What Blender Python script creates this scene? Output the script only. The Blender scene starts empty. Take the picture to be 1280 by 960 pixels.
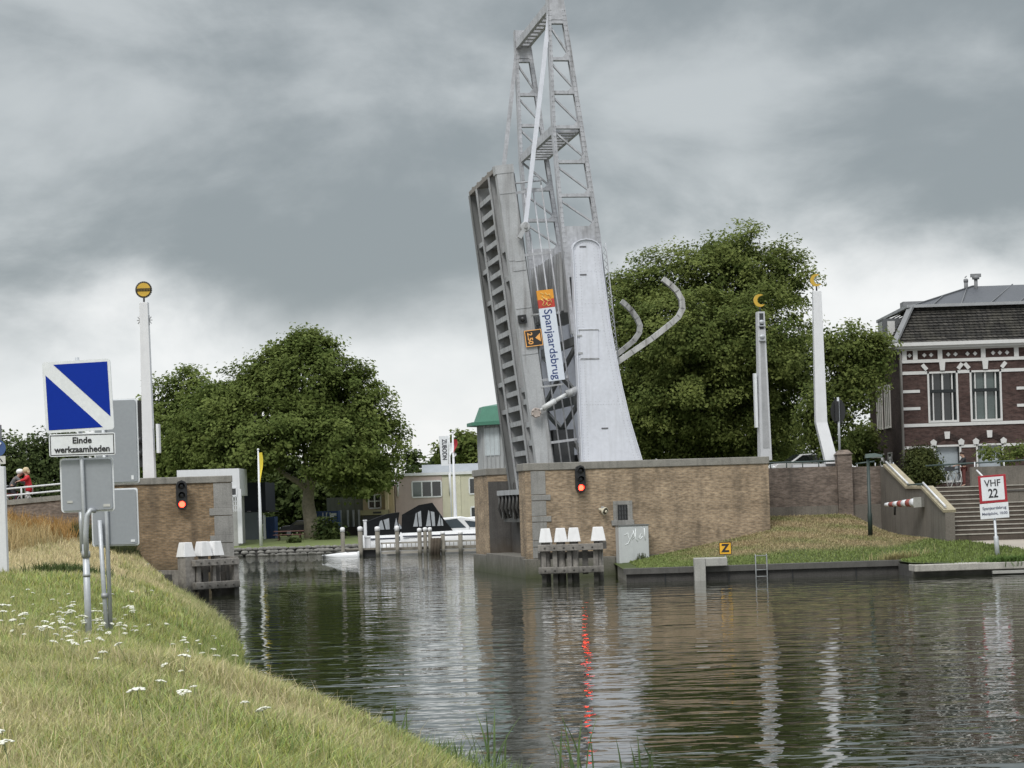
import bpy, bmesh, math, random
import numpy as np
from mathutils import Vector, Matrix
random.seed(7); rng = np.random.default_rng(11)
SC = bpy.context.scene; COL = SC.collection
PI = math.pi
# ------------------------------------------------------------------ survey: photo bearing -> place
A = math.radians(1.85); F = 2700.0; H = 3.5; C0 = 150.0
def ray(px, py):
    dx = px-640; dy = py-480
    xt = dx*math.cos(A)-dy*math.sin(A); yt = dx*math.sin(A)+dy*math.cos(A)
    return xt/F, (C0-yt)/F
def W(px, py, Y):
    a, b = ray(px, py); return Vector((a*Y, Y, H+b*Y))
T = math.radians(10); P0 = (0.45, 101.0)
ux, uy = math.cos(T), math.sin(T); wx, wy = -uy, ux
def G(px, py, w):
    a, b = ray(px, py)
    Y = (w+P0[0]*wx+P0[1]*wy)/(a*wx+wy); X = a*Y
    return ((X-P0[0])*ux+(Y-P0[1])*uy, w, H+b*Y)
def L(u, w, z): return Vector((P0[0]+u*ux+w*wx, P0[1]+u*uy+w*wy, z))

# ------------------------------------------------------------------ materials
MATS = {}
def M(name, col, rough=.6, metal=0., var=.18, scale=2.0, fine=18., streak=0., bump=0., emit=None, spec=.5, dirt=None, dirt_z=None):
    if name in MATS: return MATS[name]
    m = bpy.data.materials.new(name); m.use_nodes = True; MATS[name] = m
    nt = m.node_tree; N = nt.nodes; K = nt.links
    b = N['Principled BSDF']
    b.inputs['Roughness'].default_value = rough; b.inputs['Metallic'].default_value = metal
    b.inputs['Specular IOR Level'].default_value = spec
    geo = N.new('ShaderNodeNewGeometry')
    n1 = N.new('ShaderNodeTexNoise'); n1.inputs['Scale'].default_value = scale; n1.inputs['Detail'].default_value = 5
    n2 = N.new('ShaderNodeTexNoise'); n2.inputs['Scale'].default_value = fine; n2.inputs['Detail'].default_value = 3
    K.new(geo.outputs['Position'], n1.inputs['Vector']); K.new(geo.outputs['Position'], n2.inputs['Vector'])
    ad = N.new('ShaderNodeMath'); ad.operation = 'ADD'
    K.new(n1.outputs['Fac'], ad.inputs[0]); K.new(n2.outputs['Fac'], ad.inputs[1])
    mr = N.new('ShaderNodeMapRange'); mr.inputs['From Min'].default_value = .6; mr.inputs['From Max'].default_value = 1.4
    mr.inputs['To Min'].default_value = 1-var; mr.inputs['To Max'].default_value = 1+var
    K.new(ad.outputs[0], mr.inputs['Value'])
    mul = N.new('ShaderNodeVectorMath'); mul.operation = 'SCALE'; mul.inputs[0].default_value = col[:3]
    K.new(mr.outputs[0], mul.inputs['Scale'])
    out = mul.outputs['Vector']
    if streak > 0:
        mp = N.new('ShaderNodeMapping'); mp.inputs['Scale'].default_value = (5, 5, .35)
        K.new(geo.outputs['Position'], mp.inputs['Vector'])
        n3 = N.new('ShaderNodeTexNoise'); n3.inputs['Scale'].default_value = 1.; n3.inputs['Detail'].default_value = 4
        K.new(mp.outputs[0], n3.inputs['Vector'])
        r3 = N.new('ShaderNodeMapRange'); r3.inputs['From Min'].default_value = .5; r3.inputs['From Max'].default_value = .75
        r3.inputs['To Min'].default_value = 0; r3.inputs['To Max'].default_value = streak
        K.new(n3.outputs['Fac'], r3.inputs['Value'])
        mx = N.new('ShaderNodeMix'); mx.data_type = 'RGBA'
        d = dirt or tuple(c*.3 for c in col[:3])
        mx.inputs[7].default_value = (*d, 1); K.new(r3.outputs[0], mx.inputs[0]); K.new(out, mx.inputs[6]); out = mx.outputs[2]
    if dirt_z:                                   # damp growth close to the waterline
        z0, z1, dc = dirt_z
        sp = N.new('ShaderNodeSeparateXYZ'); K.new(geo.outputs['Position'], sp.inputs[0])
        s2 = N.new('ShaderNodeMath'); s2.operation = 'MULTIPLY_ADD'; s2.inputs[1].default_value = .5; K.new(n1.outputs['Fac'], s2.inputs[0])
        K.new(sp.outputs['Z'], s2.inputs[2])
        r4 = N.new('ShaderNodeMapRange'); r4.inputs['From Min'].default_value = z0+.25; r4.inputs['From Max'].default_value = z1+.25
        r4.inputs['To Min'].default_value = .9; r4.inputs['To Max'].default_value = 0; K.new(s2.outputs[0], r4.inputs['Value'])
        mx = N.new('ShaderNodeMix'); mx.data_type = 'RGBA'; mx.inputs[7].default_value = (*dc, 1)
        K.new(r4.outputs[0], mx.inputs[0]); K.new(out, mx.inputs[6]); out = mx.outputs[2]
    K.new(out, b.inputs['Base Color'])
    if bump:
        bp = N.new('ShaderNodeBump'); bp.inputs['Strength'].default_value = bump; bp.inputs['Distance'].default_value = .03
        K.new(ad.outputs[0], bp.inputs['Height']); K.new(bp.outputs[0], b.inputs['Normal'])
    if emit:
        b.inputs['Emission Color'].default_value = (*emit[0], 1); b.inputs['Emission Strength'].default_value = emit[1]
    return m
def brick(name, c1, c2, mortar, bw=.22, bh=.065, var=.35, streak=.62, dirt=(.05,.045,.04), mort=.012, dirt_z=None):
    m = bpy.data.materials.new(name); m.use_nodes = True; MATS[name] = m
    nt = m.node_tree; N = nt.nodes; K = nt.links; b = N['Principled BSDF']; b.inputs['Roughness'].default_value = .85
    b.inputs['Specular IOR Level'].default_value = .2
    tc = N.new('ShaderNodeTexCoord'); sp = N.new('ShaderNodeSeparateXYZ'); K.new(tc.outputs['Object'], sp.inputs[0])
    ad = N.new('ShaderNodeMath'); ad.operation = 'ADD'; K.new(sp.outputs['X'], ad.inputs[0]); K.new(sp.outputs['Y'], ad.inputs[1])
    cb = N.new('ShaderNodeCombineXYZ'); K.new(ad.outputs[0], cb.inputs['X']); K.new(sp.outputs['Z'], cb.inputs['Y'])
    bt = N.new('ShaderNodeTexBrick'); bt.inputs['Scale'].default_value = 1; bt.inputs['Brick Width'].default_value = bw
    bt.inputs['Row Height'].default_value = bh; bt.inputs['Mortar Size'].default_value = mort
    bt.inputs['Color1'].default_value = (*c1, 1); bt.inputs['Color2'].default_value = (*c2, 1); bt.inputs['Mortar'].default_value = (*mortar, 1)
    K.new(cb.outputs[0], bt.inputs['Vector'])
    n1 = N.new('ShaderNodeTexNoise'); n1.inputs['Scale'].default_value = .9; n1.inputs['Detail'].default_value = 8; n1.inputs['Roughness'].default_value = .65
    mp = N.new('ShaderNodeMapping'); mp.inputs['Scale'].default_value = (.7, .7, 1.6); K.new(tc.outputs['Object'], mp.inputs['Vector']); K.new(mp.outputs[0], n1.inputs['Vector'])
    mr = N.new('ShaderNodeMapRange'); mr.inputs['From Min'].default_value = .3; mr.inputs['From Max'].default_value = .7
    mr.inputs['To Min'].default_value = 1-var; mr.inputs['To Max'].default_value = 1+var; K.new(n1.outputs['Fac'], mr.inputs['Value'])
    mul = N.new('ShaderNodeVectorMath'); mul.operation = 'SCALE'; K.new(bt.outputs['Color'], mul.inputs[0]); K.new(mr.outputs[0], mul.inputs['Scale'])
    out = mul.outputs['Vector']
    # single darker and lighter bricks
    mp2 = N.new('ShaderNodeMapping'); mp2.inputs['Scale'].default_value = (4.5, 4.5, 13); K.new(tc.outputs['Object'], mp2.inputs['Vector'])
    n4 = N.new('ShaderNodeTexNoise'); n4.inputs['Scale'].default_value = 1; n4.inputs['Detail'].default_value = 2; K.new(mp2.outputs[0], n4.inputs['Vector'])
    r5 = N.new('ShaderNodeMapRange'); r5.inputs['From Min'].default_value = .35; r5.inputs['From Max'].default_value = .65; r5.inputs['To Min'].default_value = .72; r5.inputs['To Max'].default_value = 1.28
    K.new(n4.outputs['Fac'], r5.inputs['Value'])
    mu2 = N.new('ShaderNodeVectorMath'); mu2.operation = 'SCALE'; K.new(out, mu2.inputs[0]); K.new(r5.outputs[0], mu2.inputs['Scale']); out = mu2.outputs['Vector']
    mp3 = N.new('ShaderNodeMapping'); mp3.inputs['Scale'].default_value = (1.6, 1.6, .3); K.new(tc.outputs['Object'], mp3.inputs['Vector'])
    n3 = N.new('ShaderNodeTexNoise'); n3.inputs['Scale'].default_value = 1.; n3.inputs['Detail'].default_value = 5; K.new(mp3.outputs[0], n3.inputs['Vector'])
    r3 = N.new('ShaderNodeMapRange'); r3.inputs['From Min'].default_value = .5; r3.inputs['From Max'].default_value = .8; r3.inputs['To Max'].default_value = streak
    K.new(n3.outputs['Fac'], r3.inputs['Value'])
    mx = N.new('ShaderNodeMix'); mx.data_type = 'RGBA'; mx.inputs[7].default_value = (*dirt, 1)
    K.new(r3.outputs[0], mx.inputs[0]); K.new(out, mx.inputs[6]); out = mx.outputs[2]
    if dirt_z:
        z0, z1, dc = dirt_z
        geo = N.new('ShaderNodeNewGeometry'); sg = N.new('ShaderNodeSeparateXYZ'); K.new(geo.outputs['Position'], sg.inputs[0])
        s2 = N.new('ShaderNodeMath'); s2.operation = 'MULTIPLY_ADD'; s2.inputs[1].default_value = .8; K.new(n1.outputs['Fac'], s2.inputs[0]); K.new(sg.outputs['Z'], s2.inputs[2])
        r4 = N.new('ShaderNodeMapRange'); r4.inputs['From Min'].default_value = z0+.4; r4.inputs['From Max'].default_value = z1+.4
        r4.inputs['To Min'].default_value = .85; r4.inputs['To Max'].default_value = 0; K.new(s2.outputs[0], r4.inputs['Value'])
        mx = N.new('ShaderNodeMix'); mx.data_type = 'RGBA'; mx.inputs[7].default_value = (*dc, 1)
        K.new(r4.outputs[0], mx.inputs[0]); K.new(out, mx.inputs[6]); out = mx.outputs[2]
    K.new(out, b.inputs['Base Color'])
    bp = N.new('ShaderNodeBump'); bp.inputs['Strength'].default_value = .5; bp.inputs['Distance'].default_value = .02
    K.new(bt.outputs['Fac'], bp.inputs['Height']); bp.invert = True; K.new(bp.outputs[0], b.inputs['Normal'])
    return m
def glass(name, col, rough=.05):
    m = M(name, col, rough=rough, var=.3, scale=.6, spec=.8); return m
def foliage(name, c1, c2, trans=.25, rough=.55):
    m = bpy.data.materials.new(name); m.use_nodes = True; MATS[name] = m
    nt = m.node_tree; N = nt.nodes; K = nt.links; N.remove(N['Principled BSDF']); o = N['Material Output']
    at = N.new('ShaderNodeAttribute'); at.attribute_name = 'tint'
    cr = N.new('ShaderNodeMix'); cr.data_type = 'RGBA'; cr.inputs[6].default_value = (*c1, 1); cr.inputs[7].default_value = (*c2, 1)
    K.new(at.outputs['Fac'], cr.inputs[0])
    d = N.new('ShaderNodeBsdfPrincipled'); d.inputs['Roughness'].default_value = .75; d.inputs['Specular IOR Level'].default_value = .12
    t = N.new('ShaderNodeBsdfTranslucent'); K.new(cr.outputs[2], d.inputs['Base Color']); K.new(cr.outputs[2], t.inputs['Color'])
    ms = N.new('ShaderNodeMixShader'); ms.inputs[0].default_value = trans; K.new(d.outputs[0], ms.inputs[1]); K.new(t.outputs[0], ms.inputs[2])
    K.new(ms.outputs[0], o.inputs['Surface']); return m
def grassmat(name):
    m = bpy.data.materials.new(name); m.use_nodes = True; MATS[name] = m
    nt = m.node_tree; N = nt.nodes; K = nt.links; N.remove(N['Principled BSDF']); o = N['Material Output']
    at = N.new('ShaderNodeAttribute'); at.attribute_name = 'col'
    d = N.new('ShaderNodeBsdfPrincipled'); d.inputs['Roughness'].default_value = .6; d.inputs['Specular IOR Level'].default_value = .25
    t = N.new('ShaderNodeBsdfTranslucent'); K.new(at.outputs['Color'], d.inputs['Base Color']); K.new(at.outputs['Color'], t.inputs['Color'])
    ms = N.new('ShaderNodeMixShader'); ms.inputs[0].default_value = .3; K.new(d.outputs[0], ms.inputs[1]); K.new(t.outputs[0], ms.inputs[2])
    K.new(ms.outputs[0], o.inputs['Surface']); return m

# ------------------------------------------------------------------ mesh builder
class MB:
    def __init__(s): s.v = []; s.f = []; s.sm = []
    def add(s, vs, fs, smooth=False):
        o = len(s.v); s.v += [tuple(v) for v in vs]
        for f in fs: s.f.append([i+o for i in f]); s.sm.append(smooth)
        return s
    def box(s, c, d, R=None):
        c = Vector(c); x, y, z = d[0]/2, d[1]/2, d[2]/2
        vs = [Vector((a*x, b*y, e*z)) for e in (-1, 1) for b in (-1, 1) for a in (-1, 1)]
        if R is not None: vs = [R @ v for v in vs]
        return s.add([v+c for v in vs], [(0,2,3,1),(4,5,7,6),(0,1,5,4),(2,6,7,3),(0,4,6,2),(1,3,7,5)])
    def bx(s, x0, x1, y0, y1, z0, z1): return s.box(((x0+x1)/2,(y0+y1)/2,(z0+z1)/2), (x1-x0,y1-y0,z1-z0))
    def beam(s, a, b, w, h, up=(0,0,1)):
        a = Vector(a); b = Vector(b); d = (b-a); l = d.length
        if l < 1e-6: return s
        d /= l; up = Vector(up)
        if abs(d.dot(up)) > .98: up = Vector((0,1,0)) if abs(d.y) < .9 else Vector((1,0,0))
        x = d.cross(up).normalized(); z = x.cross(d)
        R = Matrix((x, d, z)).transposed()
        return s.box((a+b)/2, (w, l, h), R)
    def tube(s, pts, r, n=8, cap=True, smooth=True):
        pts = [Vector(p) for p in pts]; k = len(pts)
        rs = r if isinstance(r, (list, tuple)) else [r]*k
        vs = []; prev = None
        for i, p in enumerate(pts):
            d = (pts[min(i+1,k-1)]-pts[max(i-1,0)]).normalized()
            if prev is None:
                up = Vector((0,0,1)) if abs(d.z) < .9 else Vector((1,0,0)); x = d.cross(up).normalized()
            else: x = (prev-d*prev.dot(d)).normalized()
            prev = x; y = d.cross(x)
            for j in range(n):
                t = 2*PI*j/n; vs.append(p+(x*math.cos(t)+y*math.sin(t))*rs[i])
        fs = [(i*n+j, i*n+(j+1)%n, (i+1)*n+(j+1)%n, (i+1)*n+j) for i in range(k-1) for j in range(n)]
        s.add(vs, fs, smooth)
        if cap:
            o = len(s.v)-k*n
            s.f += [[o+j for j in range(n)][::-1], [o+(k-1)*n+j for j in range(n)]]; s.sm += [False, False]
        return s
    def prism(s, poly, a, b, plane='xz'):
        n = len(poly)
        def p(q, t): return (q[0], t, q[1]) if plane == 'xz' else ((t, q[0], q[1]) if plane == 'yz' else (q[0], q[1], t))
        vs = [p(q, a) for q in poly]+[p(q, b) for q in poly]
        return s.add(vs, [list(range(n)), list(range(n, 2*n))[::-1]]+[(i, (i+1)%n, n+(i+1)%n, n+i) for i in range(n)])
    def lathe(s, prof, c=(0,0,0), n=16, smooth=True, axis='z'):
        c = Vector(c); vs = []
        for r, z in prof:
            for j in range(n):
                t = 2*PI*j/n
                q = (r*math.cos(t), r*math.sin(t), z) if axis == 'z' else ((r*math.cos(t), z, r*math.sin(t)) if axis == 'y' else (z, r*math.cos(t), r*math.sin(t)))
                vs.append(c+Vector(q))
        k = len(prof)
        s.add(vs, [(i*n+j, i*n+(j+1)%n, (i+1)*n+(j+1)%n, (i+1)*n+j) for i in range(k-1) for j in range(n)], smooth)
        o = len(s.v)-k*n
        s.f += [[o+j for j in range(n)][::-1], [o+(k-1)*n+j for j in range(n)]]; s.sm += [False, False]
        return s
    def sphere(s, c, r, n=12, sq=(1,1,1)):
        prof = [(max(1e-3, math.sin(PI*i/n)), -math.cos(PI*i/n)) for i in range(n+1)]
        o = len(s.v); s.lathe(prof, n=n*2 if n < 10 else n+4)
        for i in range(o, len(s.v)):
            v = s.v[i]; s.v[i] = (c[0]+v[0]*r*sq[0], c[1]+v[1]*r*sq[1], c[2]+v[2]*r*sq[2])
        return s
    def poly(s, vs): return s.add(vs, [list(range(len(vs)))])
    def xform(s, mt):
        s.v = [tuple(mt @ Vector(v)) for v in s.v]; return s
    def mesh(s, name, mat):
        me = bpy.data.meshes.new(name); me.from_pydata(s.v, [], s.f); me.update()
        bm = bmesh.new(); bm.from_mesh(me); bmesh.ops.recalc_face_normals(bm, faces=bm.faces); bm.to_mesh(me); bm.free()
        me.polygons.foreach_set('use_smooth', s.sm)
        if mat: me.materials.append(mat)
        return me
    def build(s, name, mat, parent=None, loc=None, rz=0, bevel=0):
        o = bpy.data.objects.new(name, s.mesh(name, mat)); COL.objects.link(o)
        if parent: o.parent = parent
        if loc is not None: o.location = loc
        if rz: o.rotation_euler.z = rz
        if bevel:
            b = o.modifiers.new('edge', 'BEVEL'); b.width = bevel; b.segments = 2; b.limit_method = 'ANGLE'
        return o
def tag(o, label=None, cat=None, group=None, kind=None):
    if label: o['label'] = label
    if cat: o['category'] = cat
    if group: o['group'] = group
    if kind: o['kind'] = kind
    return o
def thing(name, label, cat, loc=(0,0,0), rz=0, group=None):
    o = bpy.data.objects.new(name, None); COL.objects.link(o); o.location = loc; o.rotation_euler = (0,0,rz); o.empty_display_size = .2
    return tag(o, label, cat, group)
def dup(root, loc, rz=None, label=None):
    r = root.copy(); COL.objects.link(r); r.location = loc
    if rz is not None: r.rotation_euler.z = rz
    if label: r['label'] = label
    for ch in list(root.children):
        c = ch.copy(); COL.objects.link(c); c.parent = r
        for g in list(ch.children):
            d = g.copy(); COL.objects.link(d); d.parent = c
    return r
def text_mb(txt, size, bold=0.0, sx=1.0, ext=.004):
    cu = bpy.data.curves.new('t', 'FONT'); cu.body = txt; cu.size = size; cu.align_x = 'CENTER'; cu.align_y = 'CENTER'; cu.extrude = ext; cu.offset = bold; cu.resolution_u = 3
    ob = bpy.data.objects.new('t', cu); COL.objects.link(ob); bpy.context.view_layer.update()
    me = bpy.data.meshes.new_from_object(ob.evaluated_get(bpy.context.evaluated_depsgraph_get()))
    mb = MB(); mb.add([(v.co.x*sx, v.co.y, v.co.z) for v in me.vertices], [list(p.vertices) for p in me.polygons])
    bpy.data.objects.remove(ob); bpy.data.curves.remove(cu); bpy.data.meshes.remove(me)
    return mb
FACE = Matrix(((1,0,0,0),(0,0,-1,0),(0,1,0,0),(0,0,0,1)))   # xy text plane -> stands up, read from -y
def np_mesh(name, verts, faces_idx, nper, mat, attr=None, attr_name='tint', parent=None, smooth=False):
    me = bpy.data.meshes.new(name); nv = len(verts); nf = len(faces_idx)
    me.vertices.add(nv); me.vertices.foreach_set('co', verts.astype(np.float32).ravel())
    me.loops.add(nf*nper); me.loops.foreach_set('vertex_index', faces_idx.astype(np.int32).ravel())
    me.polygons.add(nf); me.polygons.foreach_set('loop_start', np.arange(0, nf*nper, nper, dtype=np.int32))
    me.update(calc_edges=True)
    if smooth: me.polygons.foreach_set('use_smooth', np.ones(nf, bool))
    if attr is not None:
        if attr.ndim == 1:
            a = me.attributes.new(attr_name, 'FLOAT', 'POINT'); a.data.foreach_set('value', attr.astype(np.float32))
        else:
            a = me.attributes.new(attr_name, 'FLOAT_COLOR', 'POINT'); c = np.ones((nv, 4), np.float32); c[:, :3] = attr; a.data.foreach_set('color', c.ravel())
    me.materials.append(mat)
    o = bpy.data.objects.new(name, me); COL.objects.link(o)
    if parent: o.parent = parent
    return o

# ------------------------------------------------------------------ palette
white = M('white_paint', (.68,.69,.71), .45, var=.06, streak=.12, dirt=(.4,.4,.4))
tower_white = M('tower_white_paint', (.64,.66,.72), .5, var=.09, scale=.9, fine=6, streak=.32, dirt=(.42,.43,.45))
bridge_grey = M('bridge_grey_paint', (.38,.39,.40), .55, var=.2, scale=1.1, streak=.65, dirt=(.13,.12,.11))
bridge_light = M('lattice_grey_paint', (.41,.42,.445), .55, var=.25, fine=7, streak=.55, dirt=(.14,.135,.13))
under_grey = M('underside_shade_grey', (.17,.175,.175), .6, var=.15, streak=.3, dirt=(.1,.1,.1))  # bridge grey darkened: shade in the underside bays put into the colour
dark_grey = M('counterweight_grey_paint', (.2,.205,.21), .6, var=.2, streak=.3)
galv = M('galvanised_steel', (.46,.48,.50), .45, metal=.35, var=.15)
sign_back = M('aluminium_sign_back', (.30,.32,.345), .5, metal=.15, var=.07, scale=1)
sign_white = M('sign_white', (.72,.74,.76), .45, var=.08, scale=5, streak=.12, dirt=(.45,.45,.42))
sign_blue = M('sign_blue', (.003,.028,.30), .6, var=.05, spec=.15)
black = M('black_plastic', (.018,.019,.02), .5)
ink = M('black_lettering', (.02,.02,.022), .5)
gold = M('gilded_metal', (.62,.40,.06), .35, metal=.3, var=.15)
stone = M('bluestone', (.25,.245,.23), .8, var=.28, scale=1.6, streak=.5, dirt=(.09,.088,.08), bump=.4)
cop = M('coping_stone', (.235,.225,.20), .85, var=.25, scale=2.5, streak=.45, dirt=(.08,.078,.07), bump=.4)
foot = M('wet_stone_footing', (.15,.14,.12), .8, var=.35, scale=1.5, streak=.5, dirt=(.05,.05,.045), dirt_z=(.0,.9,(.05,.06,.022)), bump=.5)
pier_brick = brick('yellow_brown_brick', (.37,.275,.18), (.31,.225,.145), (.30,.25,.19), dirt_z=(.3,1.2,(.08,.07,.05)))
pier_brick2 = brick('brown_brick', (.29,.20,.115), (.23,.155,.09), (.2,.165,.12), dirt_z=(.6,1.8,(.07,.065,.045)))  # left pier's own darker brown brick
wall_brick = brick('old_brown_brick', (.20,.155,.125), (.15,.115,.095), (.18,.155,.135), var=.35)
house_brick = brick('dark_red_brick', (.088,.05,.044), (.062,.037,.034), (.075,.058,.052), var=.2, streak=.3, dirt=(.03,.022,.02))
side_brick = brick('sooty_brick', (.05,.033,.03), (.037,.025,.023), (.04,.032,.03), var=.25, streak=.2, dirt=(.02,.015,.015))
concrete = M('concrete', (.33,.325,.30), .85, var=.22, scale=1.5, streak=.3, bump=.3)
render_wall = M('grey_brown_render', (.15,.135,.115), .9, var=.3, scale=1.0, streak=.55, dirt=(.06,.055,.045), bump=.3)
tarred = M('dark_quay_timber', (.055,.052,.048), .8, var=.35, streak=.4, dirt=(.02,.02,.018), bump=.4)
wood = M('weathered_timber', (.225,.21,.19), .85, var=.3, fine=8, streak=.5, dirt=(.08,.075,.07), bump=.5, dirt_z=(.25,.7,(.03,.03,.025)))
wood_dark = M('wet_timber', (.09,.085,.078), .8, var=.3, streak=.3, dirt_z=(.2,.6,(.025,.025,.02)))
cap_white = M('white_pile_cap', (.74,.74,.74), .5, var=.07, fine=6, streak=.28, dirt=(.42,.41,.39))
red = M('signal_red', (.35,.02,.03), .4, var=.08)
green_iron = M('green_lamp_post', (.02,.035,.03), .45)
rail_white = M('white_railing', (.62,.63,.64), .5, streak=.2, dirt=(.35,.33,.3))
rail_green = M('dark_green_railing', (.05,.075,.07), .5)
bark = M('plane_bark', (.27,.24,.18), .9, var=.35, scale=1.2, fine=5, bump=.5)
bark_dark = M('dark_bark', (.07,.06,.05), .9, var=.3, bump=.5)
red_glow = M('lit_red_lens', (.6,.02,.01), .3, emit=((1,.035,.018), 13.0), var=0)
dead_lens = M('unlit_lens', (.03,.03,.032), .15)
asphalt = M('asphalt', (.06,.06,.06), .9, var=.2)
win_dark = glass('dark_window_glass', (.018,.021,.022))
win_green = glass('curtained_window_glass', (.075,.10,.095))
win_blind = M('pale_blind_behind_glass', (.33,.37,.40), .15, var=.12, scale=1.0)

# ------------------------------------------------------------------ terrain
def smooth(t): t = np.clip(t, 0, 1); return t*t*(3-2*t)
BK = []
for a_, b_ in ((700,985),(595,952),(510,932),(460,915),(440,905),(380,888),(350,864),(322,834),(307,802),(287,780),(250,757),(230,745),(212,736)):
    r0, r1 = ray(a_, b_); BK.append((( .30-H)/r1, r0*(.30-H)/r1))
BK = sorted(BK); BK = [(0., BK[0][1]+4.5)]+BK+[(97., -14.9), (120., -15)]
def bank_x(Y):
    Y = np.asarray(Y, float); return np.interp(Y, [q[0] for q in BK], [q[1] for q in BK])+.12*np.sin(Y*1.1+1)-.42*(1-smooth((Y-33)/40))
def zl(X, Y):                                        # left bank
    X = np.asarray(X, float); Y = np.asarray(Y, float)
    d = (bank_x(Y)-X)*.978
    lin = .42*d+.06; base = np.where(d < 0, d*.8+.06, 1.9*(1-np.exp(-np.maximum(lin,0)/1.9*(1+2.1*np.clip(lin/1.9,0,1.5)))))
    zb = np.interp(X, [-40,-30,-22,-18.7,-15.4,-14.3,-13], [3.4,3.4,3.3,2.7,1.4,1.1,.5])
    k = smooth((Y-58)/36.)
    z = base*(1-k)+np.minimum(zb, np.maximum(base*1.6, -.5)*1.2+.0*zb)*k
    return z+.05*np.sin(X*1.3+Y*.7)*np.sin(Y*.9-X*.4)*np.clip(d/2, 0, 1)
def zr(X, Y):                                        # right bank
    X = np.asarray(X, float); Y = np.asarray(Y, float)
    k = np.clip((X-5)/7.5, 0, 1)
    a = .565+np.clip(Y-92.2, 0, 30)*.128*k
    b = .48+np.clip(Y-88.8, 0, 6.2)*.14
    q = smooth((X-16.2)/2.4); return a*(1-q)+b*q
SOIL = grassmat('turf_soil')
def soil_col(X, Y, seed=0):
    n = np.sin(X*.9+seed)*np.cos(Y*.7+seed*2)+.6*np.sin(X*2.3-Y*1.7)+.4*np.sin(X*5.1+Y*4.3)
    return n
def grid_terrain(name, fx, xs, ys, colfn, kind='structure'):
    X, Y = np.meshgrid(xs, ys); Z = fx(X, Y)
    v = np.stack([X, Y, Z], -1).reshape(-1, 3); ny, nx = X.shape
    i = np.arange(nx*ny).reshape(ny, nx)
    f = np.stack([i[:-1,:-1], i[:-1,1:], i[1:,1:], i[1:,:-1]], -1).reshape(-1, 4)
    o = np_mesh(name, v, f, 4, SOIL, colfn(v[:,0], v[:,1], v[:,2]), 'col', smooth=True)
    return tag(o, kind=kind)
def straw_l(X, Y):                                    # dryness of the left bank 0..1
    n = 0.42+.35*np.sin(X*.8+1.3*np.sin(Y*.33))*np.cos(Y*.45+X*.3)+.25*np.sin(X*2.1+Y*1.3)*np.sin(Y*.8)
    n = n*.75 - .1
    n = n+.75*smooth((Y-50)/26.)*np.where(X < bank_x(Y)-2.5, 1, .5)
    n = n-.5*np.exp(-((Y-47)/9.)**2)
    return np.clip(n, 0, 1)
def left_col(X, Y, Z):
    s = straw_l(X, Y)[:, None]
    return np.array([.17,.185,.065])*(1-s)+np.array([.38,.31,.16])*s
xs = np.concatenate([np.arange(-400,-40,30.), np.arange(-40, 6, .5)])
ys = np.concatenate([np.arange(-20, 10, 4.), np.arange(10, 96.5, .5)])
grid_terrain('grass_bank', zl, xs, ys, left_col)
def right_col(X, Y, Z):
    s = smooth((Y-96.0)/2.5)*np.clip(.75+.35*np.sin(X*1.1)*np.sin(Y*1.7+X), 0, 1)*np.clip((X-7)/3, 0, 1)
    s = s[:, None]; return np.array([.085,.115,.035])*(1-s)+np.array([.25,.185,.10])*s
def zr2(X, Y): return zr(np.asarray(X, float), np.asarray(Y, float))
def slope_col(X, Y, Z):
    c = right_col(X, Y, Z); k = smooth((X-18.2)/.8)[:, None]; return c*(1-k)+np.array([.10,.125,.04])*k
grid_terrain('grass_slope', zr, np.arange(4.5, 19.01, .5), np.arange(92.0, 110, .5), slope_col)
def right2_col(X, Y, Z):
    return np.tile(np.array([.095,.12,.04]), (len(X), 1))
xg_ = W(1141,715,88).x+.05
grid_terrain('grass_verge', zr2, np.concatenate([np.arange(xg_, 19.0, .4), [19.0], np.arange(19.6, 60, .6)]), np.concatenate([[88.2,88.6,89,89.5,90,90.5,91,91.5,92.0]]), slope_col)
grid_terrain('grass_verge', zr2, np.concatenate([[19.0], np.arange(19.6, 60, .6)]), np.arange(92.0, 95.3, .5), slope_col)
# stair-foot path of pale paving
p = MB(); pts = []
for x, y in [(21.6,91.4),(60,90.6),(60,95.0),(19.6,95.0),(19.8,94.0)]: pts.append((x, y, float(zr2(np.array(x), np.array(y)))+.012))
p.poly(pts); tag(p.build('path', M('pale_paving', (.33,.295,.25), .9, var=.15)), kind='structure')
# far ground and sheets that reach the horizon
fg = M('far_ground', (.085,.10,.04), .95, var=.3, scale=.3)
def sheet(name, x0, x1, y0, y1, z, m):
    return tag(MB().add([(x0,y0,z),(x1,y0,z),(x1,y1,z),(x0,y1,z)], [(0,1,2,3)]).build(name, m), kind='structure')
sheet('far_ground', -3000, 3000, 172.3, 6000, .62, fg)
sheet('ground', 60, 3000, 80, 172.3, .6, fg)
sheet('ground', -3000, -60, 96.5, 172.3, .6, fg)
lawn = M('far_lawn', (.12,.15,.045), .95, var=.25, scale=1.2)
# gently rising lawn on the far bank
g = MB(); g.add([(-45,172.35,.63),(-7.5,172.35,.63),(-7.5,186,1.15),(-45,186,1.15),(-45,260,1.2),(40,260,1.2),(40,186,1.15),(40,174,.9),(-7.5,174,.9)],
      [(0,1,8,2,3),(3,2,6,5,4),(8,7,6,2)])
tag(g.build('far_lawn', lawn), kind='structure')
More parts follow.
